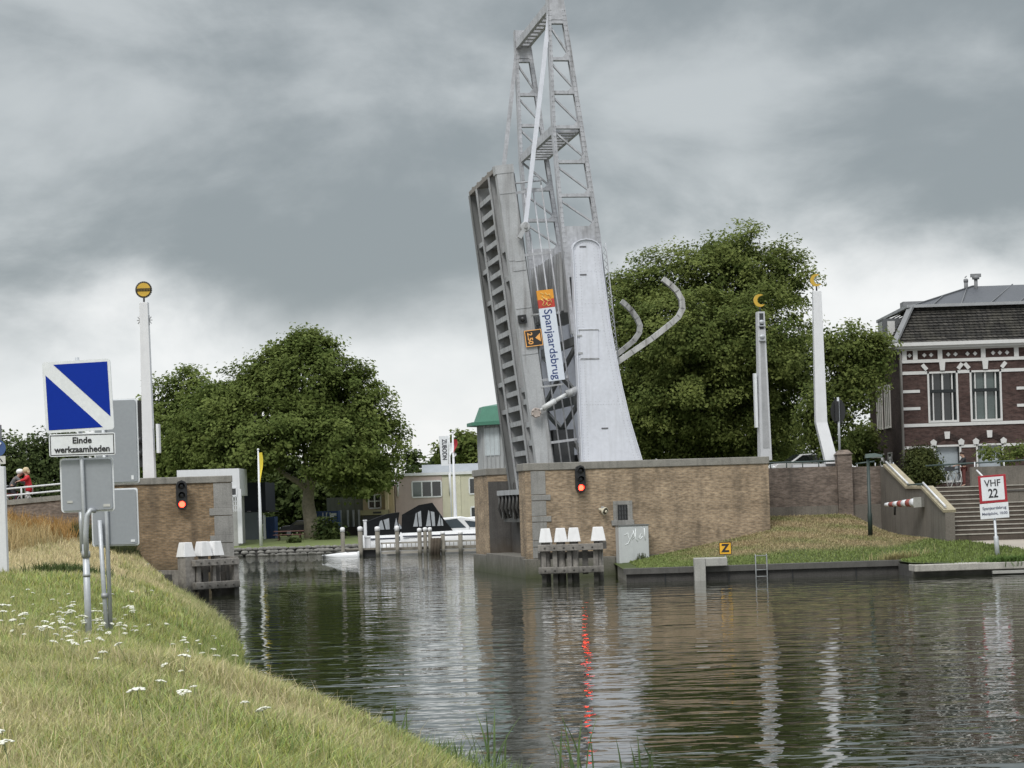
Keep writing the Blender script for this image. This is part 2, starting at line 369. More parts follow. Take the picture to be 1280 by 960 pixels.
# water
def water_mat():
    m = bpy.data.materials.new('canal_water'); m.use_nodes = True
    nt = m.node_tree; N = nt.nodes; K = nt.links; b = N['Principled BSDF']
    b.inputs['Base Color'].default_value = (.020,.023,.012,1); b.inputs['Roughness'].default_value = .015; b.inputs['IOR'].default_value = 2.0
    geo = N.new('ShaderNodeNewGeometry')
    def nz(sx, sy, rot, detail, rough=.5):
        mp = N.new('ShaderNodeMapping'); mp.inputs['Scale'].default_value = (sx, sy, 1); mp.inputs['Rotation'].default_value = (0,0,rot)
        K.new(geo.outputs['Position'], mp.inputs['Vector'])
        n = N.new('ShaderNodeTexNoise'); n.inputs['Scale'].default_value = 1; n.inputs['Detail'].default_value = detail; n.inputs['Roughness'].default_value = rough
        K.new(mp.outputs[0], n.inputs['Vector']); return n.outputs['Fac']
    a = nz(.55, .95, .06, 1.5); c = nz(1.9, 3.2, -.08, 1.5); e = nz(.05, .09, .4, 2)
    m1 = N.new('ShaderNodeMath'); m1.operation = 'MULTIPLY'; m1.inputs[1].default_value = 1.0; K.new(a, m1.inputs[0])
    m2 = N.new('ShaderNodeMath'); m2.operation = 'MULTIPLY_ADD'; m2.inputs[1].default_value = .2; K.new(c, m2.inputs[0]); K.new(m1.outputs[0], m2.inputs[2])
    # calmer and rougher patches
    r = N.new('ShaderNodeMapRange'); r.inputs['From Min'].default_value = .35; r.inputs['From Max'].default_value = .65; r.inputs['To Min'].default_value = .55; r.inputs['To Max'].default_value = 1.15
    K.new(e, r.inputs['Value'])
    m3 = N.new('ShaderNodeMath'); m3.operation = 'MULTIPLY'; K.new(m2.outputs[0], m3.inputs[0]); K.new(r.outputs[0], m3.inputs[1])
    bp = N.new('ShaderNodeBump'); bp.inputs['Strength'].default_value = 1; bp.inputs['Distance'].default_value = WAVE
    K.new(m3.outputs[0], bp.inputs['Height']); K.new(bp.outputs[0], b.inputs['Normal'])
    return m
WAVE = .056
MATS['canal_water'] = water_mat()
wt = MB(); wt.add([(-3000,-60,0),(3000,-60,0),(3000,180,0),(-3000,180,0)], [(0,1,2,3)])
tag(wt.build('water', MATS['canal_water']), kind='structure')
bed = M('canal_bed', (.03,.03,.02), .9)
tag(MB().add([(-3000,-60,-2.5),(3000,-60,-2.5),(3000,180,-2.5),(-3000,180,-2.5)], [(0,1,2,3)]).build('canal_bed', bed), kind='structure')

# ------------------------------------------------------------------ grass and wild plants on the near bank
GR = grassmat('grass_blades')
def blades(name, X, Y, Z, hgt, wid, colr, lean=.35, label=None):
    n = len(X); th = rng.uniform(0, 2*PI, n); ph = rng.uniform(0, 2*PI, n)
    ax = np.cos(th)*wid/2; ay = np.sin(th)*wid/2
    ln = lean*hgt*rng.uniform(.2, 1.6, n)
    lx, ly = np.cos(ph)*ln, np.sin(ph)*ln
    v = np.empty((n, 5, 3))
    v[:,0] = np.stack([X-ax, Y-ay, Z-.03], -1); v[:,1] = np.stack([X+ax, Y+ay, Z-.03], -1)
    v[:,2] = np.stack([X-ax*.8+lx*.35, Y-ay*.8+ly*.35, Z+hgt*.55], -1); v[:,3] = np.stack([X+ax*.8+lx*.35, Y+ay*.8+ly*.35, Z+hgt*.55], -1)
    v[:,4] = np.stack([X+lx, Y+ly, Z+hgt*(1-.3*np.clip(ln/hgt, 0, 1))], -1)
    b = np.arange(n)[:, None]*5
    f = np.concatenate([b+np.array([0,1,3]), b+np.array([0,3,2]), b+np.array([2,3,4])])
    c = np.repeat(colr, 5, 0)
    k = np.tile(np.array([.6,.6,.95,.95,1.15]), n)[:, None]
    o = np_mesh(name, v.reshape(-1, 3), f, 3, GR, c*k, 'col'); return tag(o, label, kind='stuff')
def left_pts(n, y0, y1, pw=1.0, right_clear=.0):
    t = rng.uniform(0, 1, n)**pw; Y = y0+(y1-y0)*t
    xl = -640/F*Y*1.06-.6; xr = bank_x(Y)+right_clear
    X = xl+(xr-xl)*rng.uniform(0, 1, n); return X, Y, zl(X, Y)
def gcol(X, Y, n, wet=0.):
    s = np.clip(straw_l(X, Y)+rng.normal(0, .22, n), 0, 1); s = np.where(rng.uniform(0,1,n) < .12, np.clip(s+.5, 0, 1), s)
    g = np.array([.31,.37,.11])*rng.uniform(.4, 1.5, n)[:, None]*np.stack([rng.uniform(.8,1.25,n), np.ones(n), rng.uniform(.7,1.3,n)], -1)
    st = np.array([.72,.62,.38])*rng.uniform(.55, 1.2, n)[:, None]
    return g*(1-s[:, None])+st*s[:, None]
n = 120000; X, Y, Z = left_pts(n, 12.6, 26, 1.25)
hh = rng.uniform(.09, .24, n)*(1+.6*np.clip(np.sin(X*1.7+Y)*np.sin(Y*1.3), 0, 1))
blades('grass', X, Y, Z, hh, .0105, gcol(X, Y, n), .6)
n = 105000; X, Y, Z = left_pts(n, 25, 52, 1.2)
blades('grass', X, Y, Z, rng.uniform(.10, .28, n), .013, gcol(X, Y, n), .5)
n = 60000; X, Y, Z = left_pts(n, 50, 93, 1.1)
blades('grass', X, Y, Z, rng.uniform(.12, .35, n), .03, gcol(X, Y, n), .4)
# taller green blades along the waterline
n = 9000; Y = rng.uniform(20, 84, n); X = bank_x(Y)-np.abs(rng.normal(.1, .45, n)); Z = zl(X, Y)
c = gcol(X, Y, n)*.5+np.array([.17,.23,.07])*.5
blades('grass', X, Y, Z, rng.uniform(.2, .5, n)*np.clip(Y/40, .7, 1), .016, c, .5)
n = 2600; Y = rng.uniform(22, 31, n); X = bank_x(Y)+rng.normal(.0, .35, n); Z = np.maximum(zl(X, Y), -.1)
c = np.array([.17,.235,.08])*rng.uniform(.5,1.4,n)[:, None]
blades('grass', X, Y, Z, rng.uniform(.2, .62, n), .018, c, .5)
# dry stalks, in loose patches
n = 2600; X, Y, Z = left_pts(n, 13, 34, 1.1); kk = (np.sin(X*1.9+Y*.8)*np.sin(Y*1.1-X)+rng.normal(0,.35,n)) > .35
blades('dry_grass', X[kk], Y[kk], Z[kk], rng.uniform(.25, .5, n)[kk], .006, (np.array([.78,.66,.42])*rng.uniform(.6,1.15,n)[:, None])[kk], .35)
n = 5000; X, Y, Z = left_pts(n, 13, 40, 1.1); kk = (np.sin(X*1.3+Y*.6+2)*np.sin(Y*.9+X*.7)+rng.normal(0,.3,n)) > .45
blades('grass', X[kk], Y[kk], Z[kk], rng.uniform(.06, .14, n)[kk], .045, (np.array([.10,.16,.05])*rng.uniform(.6,1.3,n)[:, None])[kk], .9)
# high straw below the ramp wall
n = 9000; Y = rng.uniform(70, 94, n); X = rng.uniform(-26, -18.2, n); Z = zl(X, Y); k = smooth((Y-66)/24)
c = np.array([.50,.36,.16])*rng.uniform(.6, 1.15, n)[:, None]*np.where(Y > 88, np.array([[.85],[.7],[.55]]), 1.0).T[:, :] if False else np.array([.52,.40,.20])*rng.uniform(.6, 1.15, n)[:, None]
c = np.where((Y > 87)[:, None], c*np.array([.82,.64,.45]), c)
blades('dry_grass', X, Y, Z, rng.uniform(.35, 1.05, n), .035, c, .4)
# green nettles at the board's foot and under the ramp wall
n = 1500; X = rng.normal(-12.6, .45, n); Y = rng.normal(61, .7, n); Z = zl(X, Y)
blades('grass', X, Y, Z, rng.uniform(.2, .6, n), .04, np.array([.07,.10,.03])*rng.uniform(.6,1.3,n)[:, None], .5)
n = 2500; X = rng.uniform(-18.6, -16.4, n); Y = rng.uniform(90, 94.3, n); Z = zl(X, Y)
blades('grass', X, Y, Z, rng.uniform(.3, .9, n), .05, np.array([.085,.10,.04])*rng.uniform(.6,1.3,n)[:, None], .4)
# right bank grass
n = 42000; X = rng.uniform(5.2, 18.4, n); Y = rng.uniform(92.15, 107, n); Z = zr(X, Y)
s = np.clip(smooth((Y-94.6)/2.2)*np.clip((X-6.5)/3, 0, 1)*np.clip(.8+.4*np.sin(X*1.1)*np.sin(Y*1.7+X), 0, 1)+rng.normal(0,.12,n), 0, 1)[:, None]
ok = (-(X-P0[0])*uy+(Y-P0[1])*ux < -.05) | ((X-P0[0])*ux+(Y-P0[1])*uy > 11.95)
c = np.array([.215,.275,.085])*(1-s)+np.array([.46,.37,.22])*s; c = c*rng.uniform(.65,1.3,n)[:, None]
blades('grass', X[ok], Y[ok], Z[ok], rng.uniform(.04, .13, n)[ok], .04, c[ok], .6)
n = 16000; X = rng.uniform(xg_+.1, 27, n); Y = rng.uniform(87.8, 94.4, n); Z = zr2(X, np.maximum(Y, 88.3))
X = np.where(Y > 92, np.maximum(X, 18.3), X)
ok = ~((Y > 91.5-.04*(X-21)) & (X > 21.6-(Y-91.4)*.7)) & ((Y > 88.9) | (rng.uniform(0,1,n) < .05))
c = np.array([.21,.27,.08])*rng.uniform(.6,1.3,n)[:, None]
blades('grass', X[ok], Y[ok], Z[ok], rng.uniform(.05, .17, n)[ok], .04, c[ok], .6)
n = 900; X = rng.normal(20.1, .45, n); Y = rng.normal(88.2, .22, n)
blades('grass', X, Y, np.full(n, .35), rng.uniform(.2, .6, n), .04, np.array([.10,.17,.04])*rng.uniform(.6,1.3,n)[:, None], .9)
n = 260; X = rng.normal(16.2, .5, n); Y = rng.normal(91.3, .2, n)
blades('dry_grass', X, np.maximum(Y, 92.05), zr(X, np.maximum(Y, 92.05)), rng.uniform(.2, .55, n), .03, np.array([.45,.40,.2])*rng.uniform(.6,1.2,n)[:, None], .5)

# yarrow: every flower head a plant of its own
stem_m = M('yarrow_stem', (.14,.17,.07), .7); umb_m = M('yarrow_white', (.72,.72,.62), .8, var=.12, fine=60)
def umbel(r):
    mb = MB()
    for k in range(26):
        a = rng.uniform(0, 2*PI); q = r*math.sqrt(rng.uniform(0, 1)); z = .018*(1-(q/r)**2)
        mb.sphere((q*math.cos(a), q*math.sin(a), z), r*.24, 4, (1,1,.5))
    return mb
def yarrow(hgt, r):
    t = thing('yarrow', 'white flat topped yarrow flower standing in the bank grass', 'flower', group='white yarrow flowers in the bank grass')
    MB().tube([(0,0,-.05),(.01,0,hgt*.5),(0,.012,hgt)], [.004,.003,.003], 5).build('stem', stem_m, t)
    mb = umbel(r); mb.v = [(x, y, z+hgt) for x, y, z in mb.v]; mb.build('flower_head', umb_m, t)
    return t
protos = [yarrow(.30,.042), yarrow(.36,.054), yarrow(.26,.034)]
spots = []
for k in range(80): spots.append((random.gauss(110, 40), random.gauss(768, 16)))
for k in range(26): spots.append((random.uniform(2, 90), random.gauss(765, 14)))
for k in range(10): spots.append((random.gauss(155, 8), random.gauss(757, 7)))
for k in range(26): spots.append((random.gauss(268, 22), random.gauss(808, 16)))
spots += [(20,736),(186,731),(206,768),(250,794),(232,795),(128,810),(195,843),(233,847),(245,843),(228,866),(305,866),(12,926),(2,943),(1,863),(50,950),(180,877),(298,783),(315,832),(40,770),(120,812),(160,797),(215,798),(335,868),(356,872),(340,885),(505,957)]
used = [0]*3
for i, (sx, sy) in enumerate(spots):
    a, b = ray(sx, sy+8); Y = 40.
    for it in range(40):
        z = float(zl(np.array(a*Y), np.array(Y))); Yn = (z+.28-H)/b if b < -1e-4 else 60; Y = .5*Y+.5*min(max(Yn, 12), 80)
    X = a*Y
    if X > float(bank_x(np.array(Y)))-.05: continue
    z = float(zl(np.array(X), np.array(Y)))
    k = i % 3; loc = (X, Y, z)
    if not used[k]: o = protos[k]; used[k] = 1; o.location = loc
    else: o = dup(protos[k], loc)
    o.rotation_euler = (random.gauss(0, .15), random.gauss(0, .18), random.uniform(0, 6)); s = random.uniform(.65, 1.2); o.scale = (s*1.1, s*1.1, s)

# reed clumps at the water's edge
reed_m = foliage('reed_leaf', (.07,.12,.045), (.15,.20,.08), .25)
def reed(px, py, Y, n, hgt, label):
    c = W(px, py, Y); mb = MB(); tint = []
    for k in range(n):
        x0, y0 = random.gauss(0, .10), random.gauss(0, .08); a = random.uniform(0, 2*PI); l = hgt*random.uniform(.55, 1); le = l*random.uniform(.05, .5)
        w = random.uniform(.010, .018); dx, dy = math.cos(a), math.sin(a); px_, py_ = -dy*w, dx*w; vs = []
        for j in range(6):
            t = j/5.; ww = 1.0 if j < 3 else (1-t)*2.2
            q = Vector((x0+dx*le*t*t, y0+dy*le*t*t, l*t*(1-.25*(le/l)*t)))
            vs += [q+Vector((px_*ww, py_*ww, 0)), q-Vector((px_*ww, py_*ww, 0))]
        mb.add(vs, [(2*j, 2*j+1, 2*j+3, 2*j+2) for j in range(5)])
    o = mb.build('reed_clump', reed_m, None, (c.x, c.y, 0)); tag(o, label, 'reeds', 'reed clumps along the near waterline')
    at = o.data.attributes.new('tint', 'FLOAT', 'POINT'); at.data.foreach_set('value', np.random.default_rng(n).uniform(0, 1, len(o.data.vertices)).astype(np.float32))
reed(490, 950, 28.3, 34, 1.05, 'dense broad green reed clump at the tip of the grass bank')
reed(612, 958, 27.6, 12, 1.05, 'tall thin reed stems right of the grass tip, before bright water')
reed(560, 955, 28.2, 40, .55, 'low mixed reed tuft at the grassy edge between two taller clumps')
reed(718, 985, 26.8, 13, 1.05, 'sparse reed clump rising from the water below the red light reflection')
reed(806, 985, 26.4, 6, .75, 'small rightmost reed clump, only two leaf tips above the water')
reed(395, 905, 34.5, 22, .5, 'short reed tuft halfway along the grass bank edge')

# ------------------------------------------------------------------ right bridge pier
rp = thing('bridge_pier', 'big yellow brown brick bridge pier with grey quoins carrying the raised drawbridge', 'bridge pier', L(0,0,0), T)
U1 = 11.83; ZT = 5.38
m = MB(); m.bx(0.02,U1,0,1.75,.9,5.03); m.bx(0.02,1.3,11.0,15.5,.9,5.03); m.bx(1.3,U1,1.75,15.5,.5,4.7)
m.build('wall', pier_brick, rp)
m = MB(); m.bx(1.18,1.297,1.76,10.99,.9,4.6); m.bx(.05,1.3,10.86,10.997,.95,4.7); m.build('recess_lining', M('dark_recess_lining', (.095,.09,.085), .85, var=.3, streak=.5, dirt=(.03,.03,.03), dirt_z=(.8,1.8,(.09,.07,.05))), rp)  # dark sheets over the inner faces of the recess
MB().bx(-.06,U1+.04,-.06,1.8,5.03,ZT).build('coping', cop, rp, bevel=.03); MB().bx(-.06,1.4,10.94,15.6,5.03,ZT).build('coping', cop, rp, bevel=.03)
m = MB(); m.bx(-.12,4.2,-.14,.6,-2.4,.9); m.bx(-.12,1.4,.6,11.2,-2.4,1.0); m.bx(-.12,1.4,11.2,15.6,-2.4,.9); m.bx(4.2,U1,-.06,.6,-2,.9)
m.build('footing', foot, rp, bevel=.03)
m = MB()
for z0, z1, u1, pr in [(3.9,5.0,.98,.03),(3.62,3.88,1.2,.05),(2.9,3.6,.98,.03),(2.62,2.88,1.2,.05),(1.75,2.6,.98,.03),(1.45,1.73,1.2,.05),(.92,1.43,.98,.03)]:
    m.bx(.28,u1,-pr,.3,z0,z1)
m.build('quoins', stone, rp, bevel=.02)
# grating window in a stone surround
gw = MB(); u0, _, zt = G(766,627,0); u1_, _, zb = G(791,655,0)
gw.bx(u0,u0+.22,-.04,.1,zb,zt); gw.bx(u1_-.24,u1_,-.04,.1,zb,zt); gw.bx(u0,u1_,-.05,.1,zt-.16,zt+.02); gw.bx(u0-.1,u1_+.06,-.07,.1,zb-.04,zb+.2)
sur = gw.build('window_surround', stone, rp, bevel=.01)
gw = MB().bx(u0+.22,u1_-.24,-.012,.05,zb+.2,zt-.16); gw.build('window_pane', win_dark, sur)
gw = MB()
for k in range(4): x = u0+.26+k*(u1_-u0-.54)/3; gw.bx(x-.015,x+.015,-.06,-.03,zb+.2,zt-.16)
for k in range(4): z = zb+.25+k*(zt-zb-.48)/3; gw.bx(u0+.22,u1_-.24,-.05,-.028,z-.013,z+.013)
gw.build('window_bars', black, sur)
# bridge deck and road on and behind the pier
rd = MB(); rd.bx(1.4,U1,1.85,11,4.7,5.0); 
tag(rd.build('road', asphalt, None, L(0,0,0), T), kind='structure')
tag(MB().bx(12.2,18.1,107.75,114,2.5,4.62).build('road', asphalt), kind='structure')

# machinery below the leaf in the recess
ms = thing('counterweight_tail', 'dark steel machinery hanging in the pier recess under the leaf', 'machinery', L(0,0,0), T)
m = MB(); m.bx(.25,1.1,2.2,9.5,3.95,4.2); m.build('cross_girder', bridge_grey, ms)
m = MB()
for k in range(7):
    w0 = 2.4+k*1.05; m.bx(.4,1.05,w0,w0+.35,2.75+.25*(k%3),3.95); m.tube([(.35,w0+.5,3.9),(.3,w0+.65,3.3),(.5,w0+.7,2.8)], .07, 6)
m.bx(.55,1.1,2.3,9.4,2.6,2.95); m.build('drive_frame', M('greasy_steel', (.06,.058,.055), .5, var=.4, streak=.3), ms)

# traffic lights
def traffic_light(loc, rz, label):
    t = thing('traffic_light', label, 'traffic light', loc, rz, 'red shipping lights on the bridge piers')
    h = MB(); pts = [(-.21+.42*(1 if i else 0), 0) for i in (0, 1)]
    oc = []
    for k in range(5): a = PI*k/4; oc.append((.24*math.cos(a), .34+.24*math.sin(a)))
    for k in range(5): a = PI+PI*k/4; oc.append((.24*math.cos(a), -.34+.24*math.sin(a)))
    oc = [(x, z*1.0) for x, z in oc]; oc = [(x, z+(.08 if z > 0 else -.08)) for x, z in oc]
    h.prism(oc, -.25, -.06); h.bx(-.06,.06,-.06,.0,-.3,.3); h.build('housing', black, t, bevel=.01)
    for k, zc in enumerate((.40, 0, -.40)):
        l = MB().lathe([(.135,-.255),(.12,-.285),(.05,-.30),(.002,-.303)], (0,0,zc), 14, axis='y')
        lo = l.build('lens', red_glow if k == 2 else dead_lens, t)
        if k == 2: lo['label'] = 'lit red lens at the bottom'
        v = MB(); n = 12
        for i in range(n):
            a0 = -.35+(PI+.7)*i/n; a1 = -.35+(PI+.7)*(i+1)/n
            q = lambda a, y, r: (r*math.cos(a), y, zc+r*math.sin(a))
            v.add([q(a0,-.25,.165), q(a1,-.25,.165), q(a1,-.45,.165), q(a0,-.45,.165), q(a0,-.25,.15), q(a1,-.25,.15), q(a1,-.45,.15), q(a0,-.45,.15)],
                  [(0,1,2,3),(7,6,5,4),(3,2,6,7)])
        v.build('visor', black, t)
    return t
u, w, z = G(724.5, 599, -.05); traffic_light(L(u, w, z), T, 'black three lamp signal lit red on the wide right pier wall below the white tower')
# horn speaker on wall
u, w, z = G(749, 636, -.05)
h = thing('horn_speaker', 'small cream horn loudspeaker on the right pier wall beside the barred window', 'loudspeaker', L(u, w, z), T)
cream = M('cream_plastic', (.58,.54,.42), .5)
MB().lathe([(.19,-.42),(.2,-.40),(.14,-.28),(.07,-.2),(.06,-.12),(.06,-.02)], (-.03,0,.0), 16, axis='y').build('horn', cream, h)
MB().lathe([(.155,-.427),(.16,-.421)], (-.03,0,0), 16, axis='y').build('horn_mouth', M('horn_mouth_shade', (.10,.08,.055), .6), h); MB().lathe([(.05,-.50),(.07,-.47),(.06,-.43)], (-.03,0,.0), 10, axis='y').build('phase_plug', cream, h)  # dark disc stands in for the shade inside the horn
h.rotation_euler = (math.radians(18), 0, T+math.radians(38))
MB().tube([(0,-.05,-.02),(.14,-.06,.05),(.17,-.1,.06)], .022, 6).bx(.12,.22,-.16,0,.02,.12).build('bracket', galv, h)

# grey cabinet with scratched-in tag
u0, w, z1 = G(773, 657, -.75); u1, _, z0 = G(812, 704, -.75)
cb = thing('electric_cabinet', 'light grey steel utility cabinet with white graffiti below the barred window', 'cabinet', L((u0+u1)/2, -.4, 0), T)
hw = (u1-u0)/2; cabm = M('cabinet_grey', (.50,.52,.52), .5, var=.07, streak=.25, dirt=(.3,.3,.28))
MB().bx(-hw,hw,-.35,.35,z0,z1-.03).build('body', cabm, cb, bevel=.015)
MB().bx(-hw+.12,hw-.03,-.372,-.352,z0+.06,z1-.08).build('door', cabm, cb, bevel=.006)
MB().bx(-hw-.03,hw+.03,-.39,.38,z1-.028,z1+.03).build('top', M('cabinet_top_dark', (.16,.165,.16), .6), cb)
gt = MB(); sx, sz = hw*2/400., (z1-z0)/480.
def cpt(x, y): return (-hw+(x-75)*sx*.98, -.376, z1-(y-395)*sz)
for st in ([(150,520),(200,490),(205,540),(225,570),(200,620),(150,640)],[(205,620),(270,490),(262,570)],[(270,460),(295,540),(260,560)],[(305,440),(300,560),(330,600)],[(340,560),(385,500),(370,545),(345,560),(360,575),(400,540)],[(425,440),(430,590)]):
    gt.tube([cpt(*q) for q in st], .017, 5)
gt.build('graffiti', M('white_spray', (.85,.88,.88), .7), cb)
weed = MB()
for k in range(60):
    a = random.uniform(0, 2*PI); x = random.gauss(.3, .14); l = random.uniform(.2, .55)
    q = Vector((x, -.55+random.gauss(0,.06), z0-.03)); e = q+Vector((random.gauss(0,.12), random.gauss(0,.08), l))
    weed.add([q+Vector((.02,0,0)), q-Vector((.02,0,0)), e-Vector((.01,0,0)), e+Vector((.01,0,0))], [(0,1,2,3)])
tag(weed.build('weed', M('weed_green', (.06,.075,.03), .8), None, L((u0+u1)/2, -.4, 0), T), 'small dark weed growing at the foot of the grey cabinet', 'weed')

# ------------------------------------------------------------------ drawbridge
db = thing('drawbridge', 'raised grey white steel drawbridge with lattice balance arms and tapered tower', 'drawbridge', L(0,0,0), T)
ca, sa = math.cos(.1065), math.sin(.1065)
def LF(s, w, d): return Vector((.87-s*sa+d*ca, w, 5.68+s*ca+d*sa))     # leaf frame: s up the leaf, d to its road side
def lbox(mb, s0, s1, w0, w1, d0, d1):
    vs = [LF(s, w, d) for d in (d0, d1) for w in (w0, w1) for s in (s0, s1)]
    mb.add(vs, [(0,1,3,2),(4,6,7,5),(0,2,6,4),(1,5,7,3),(0,4,5,1),(2,3,7,6)])
ST = 13.85
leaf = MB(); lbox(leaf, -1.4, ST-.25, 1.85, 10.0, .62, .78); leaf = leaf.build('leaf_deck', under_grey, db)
m = MB(); lbox(m, -1.9, ST, 1.62, 1.84, 0, .80); lbox(m, -1.9, ST-.2, 1.84, 2.2, 0, .06); lbox(m, ST-.28, ST+.12, 1.60, 2.3, -.05, .84)
for s in (2.0, 4.9, 7.1, 9.4, 12.6): lbox(m, s, s+.05, 1.598, 1.62, .02, .78)
lbox(m, 9.35, 9.6, 1.596, 1.62, .3, .8); lbox(m, 8.9, 9.1, 1.59, 1.62, .15, .75)
m.build('edge_girder', bridge_grey, leaf)
for w0 in (3.75, 7.6, 9.9):
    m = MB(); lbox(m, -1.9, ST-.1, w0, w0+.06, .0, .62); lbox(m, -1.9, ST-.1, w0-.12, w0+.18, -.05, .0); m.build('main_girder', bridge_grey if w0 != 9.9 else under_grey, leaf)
for k in range(20):
    s = -1.2+k*.74; m = MB(); lbox(m, s, s+.05, 3.82, 7.58, .06, .6); lbox(m, s-.1, s+.14, 3.82, 7.58, .02, .06); m.build('cross_beam', bridge_grey, leaf)
for s in (.6, 1.5, 2.6, 3.2, 8.6, 10.0): 
    m = MB(); lbox(m, s, s+.25, 1.95, 3.7, .1, .6); m.build('bracket', bridge_grey, leaf)
for s in (2.4, 3.8, 8.0, 9.6, 11.0): 
    m = MB(); lbox(m, s, s+.22, 7.82, 9.88, .1, .6); m.build('bracket', bridge_grey, leaf)
m = MB(); lbox(m, ST-.1, ST+.1, 2.3, 9.95, -.02, .6)
for k in range(9): lbox(m, ST+.1, ST+.22, 2.6+k*.8, 2.9+k*.8, .05+.1*(k%2), .5)
m.build('nose_beam', M('rusty_grey_steel', (.24,.22,.2), .7, var=.4, streak=.4), leaf)
# footway railing folded up with the leaf
def railing(w, name='railing'):
    m = MB()
    for d in (1.22, 1.66, 2.08):
        m.tube([LF(-1.8, w, d), LF(ST-1.0-(2.1-d)*.4, w, d)], .04, 6)
    for s in (-.3+.9, 3.6, 6.7, 9.6, 12.6):
        m.beam(LF(s, w, .7), LF(s, w, 2.14), .12, .08, (0,1,0))
    m.tube([LF(ST-1.0, w, 2.08), LF(ST-.75, w, 2.1), LF(ST-.55, w, 1.9), LF(ST-.6, w, 1.7), LF(ST-.8, w, 1.72)], .035, 6)
    m.tube([LF(ST-.8, w, .8), LF(ST-.8, w, 2.1)], .045, 6); m.tube([LF(ST-1.25, w, .8), LF(ST-1.25, w, 2.1)], .045, 6)
    return m.build(name, bridge_light, leaf)
railing(1.75); railing(9.9)
# floor of the raised footway side facing right: planks
m = MB(); lbox(m, -1.4, ST-.3, 1.86, 3.2, .80, .9); m.build('footway_floor', dark_grey, leaf)
# hydraulic cylinder
a = Vector(G(670,516,1.3)); b = Vector(G(694,501,1.3)); c = Vector(G(708,493,1.3)); e = Vector(G(722,487,1.3))
cyl = MB().tube([a, b], .07, 10).tube([a.lerp(b,.35), b], .135, 12).tube([b, c], .10, 10).build('hydraulic_cylinder', M('pale_hydraulic_grey', (.55,.56,.56), .4), db)
MB().tube([c, e], .19, 10).build('cylinder_clevis', bridge_grey, cyl)
m = MB(); m.lathe([(.2,-.08),(.24,-.02),(.24,.05),(.16,.1)], a+Vector((0,-.05,0)), 12, axis='y')
for k in range(7): t = 2*PI*k/7; m.sphere(a+Vector((.2*math.cos(t),-.12,.2*math.sin(t))), .05, 5)
m.build('cylinder_end_flange', M('rust_stained_flange', (.36,.31,.28), .6, var=.4, fine=25), cyl)
# balance arms
LCH = [(27.9,2.06),(21.2,2.13),(16.0,2.42),(11.5,2.75)]; RCH = [(27.9,2.79),(21.2,3.64),(16.0,4.29),(11.0,4.72),(8.8,4.80)]
def ch(tab, z): return float(np.interp(z, [q[0] for q in tab[::-1]], [q[1] for q in tab[::-1]]))
zs = [27.0, 26.35, 24.6, 23.0, 21.35, 19.7, 18.1, 16.55, 15.0]
def arm(w):
    m = MB()
    for dw in (-.15, .15):
        for tab, wd in ((LCH, .15), (RCH, .19)):
            sgn = 1 if tab is LCH else -1
            for (z0, u0), (z1, u1) in zip(tab, tab[1:]):
                m.beam((u0+sgn*wd/2, w+dw, z0), (u1+sgn*wd/2, w+dw, z1), .06, wd, (1,0,0))
    for tab, sgn in ((LCH, 1), (RCH, -1)):
        for (z0, u0), (z1, u1) in zip(tab, tab[1:]):
            m.beam((u0, w, z0), (u1, w, z1), .4, .03, (1,0,0))
    for z in zs: m.beam((ch(LCH,z)+.1, w, z), (ch(RCH,z)-.1, w, z), .34, .15)
    for i in range(1, len(zs)-1):
        m.beam((ch(LCH,zs[i])+.15, w, zs[i]-.25), (ch(RCH,zs[i+1])-.15, w, zs[i+1]+.2), .08, .16, (0,1,0))
        m.prism([(ch(RCH,zs[i+1])-.12, zs[i+1]+.05),(ch(RCH,zs[i+1])-.5, zs[i+1]+.05),(ch(RCH,zs[i+1])-.12,zs[i+1]+.5)], w-.16, w-.14)
    o = m.build('balance_arm', bridge_light, db)
    g_ = MB()
    for za, zb in ((27.9, 26.45), (16.5, 14.2)):
        for dw in (-.165, .165):
            g_ = MB(); q = [(ch(LCH,za)+.02,za),(ch(RCH,za)-.02,za),(ch(RCH,zb)-.02,zb),(ch(LCH,zb)+.02,zb)]; g_.prism(q, w+dw-.012, w+dw+.012).build('gusset_plate', bridge_light, o)
    g_ = MB()
    for tab in (LCH, RCH):
        z = 26.9
        while z > 15:
            for off in (.05, .14):
                s_ = 1 if tab is LCH else -1
                g_.sphere((ch(tab,z)+s_*off, w-.19, z), .022, 4)
            z -= .24
    g_.build('rivets', bridge_light, o)
    return o
arm(1.45); arm(10.3)
def cross(zc, uL, uR, name):
    f = MB(); f.beam((uL+.1,1.65,zc),(uL+.1,10.1,zc),.16,.42); f.beam((uR-.1,1.65,zc+.1),(uR-.1,10.1,zc+.1),.16,.42)
    o = f.build(name, bridge_light, db); r = MB()
    for k in range(11):
        w = 2.0+k*.78; r.bx(uL+.1,uR-.1,w,w+.34,zc-.1,zc+.02)
    r.build('batten_plate', bridge_light, o)
cross(27.15, 2.08, 2.9, 'cross_frame'); cross(21.3, 2.15, 3.62, 'cross_frame')
# hanger rods
for w, zt_, ut, s_ in ((1.35, 27.35, 2.25, 10.9), (10.2, 27.2, 2.2, 10.9)):
    q = LF(s_, w, .95); m = MB().beam((ut, w, zt_), q, .09, .2, (1,0,0)); o = m.build('hanger_rod', tower_white if w < 5 else bridge_light, db)
    MB().lathe([(.2,-.13),(.24,-.1),(.24,.1),(.2,.13)], q, 12, axis='y').lathe([(.09,-.2),(.09,.2)], q, 8, axis='y').beam(q, LF(s_-.5, w, .6), .18, .25, (0,1,0)).build('pin_joint', bridge_grey, o)
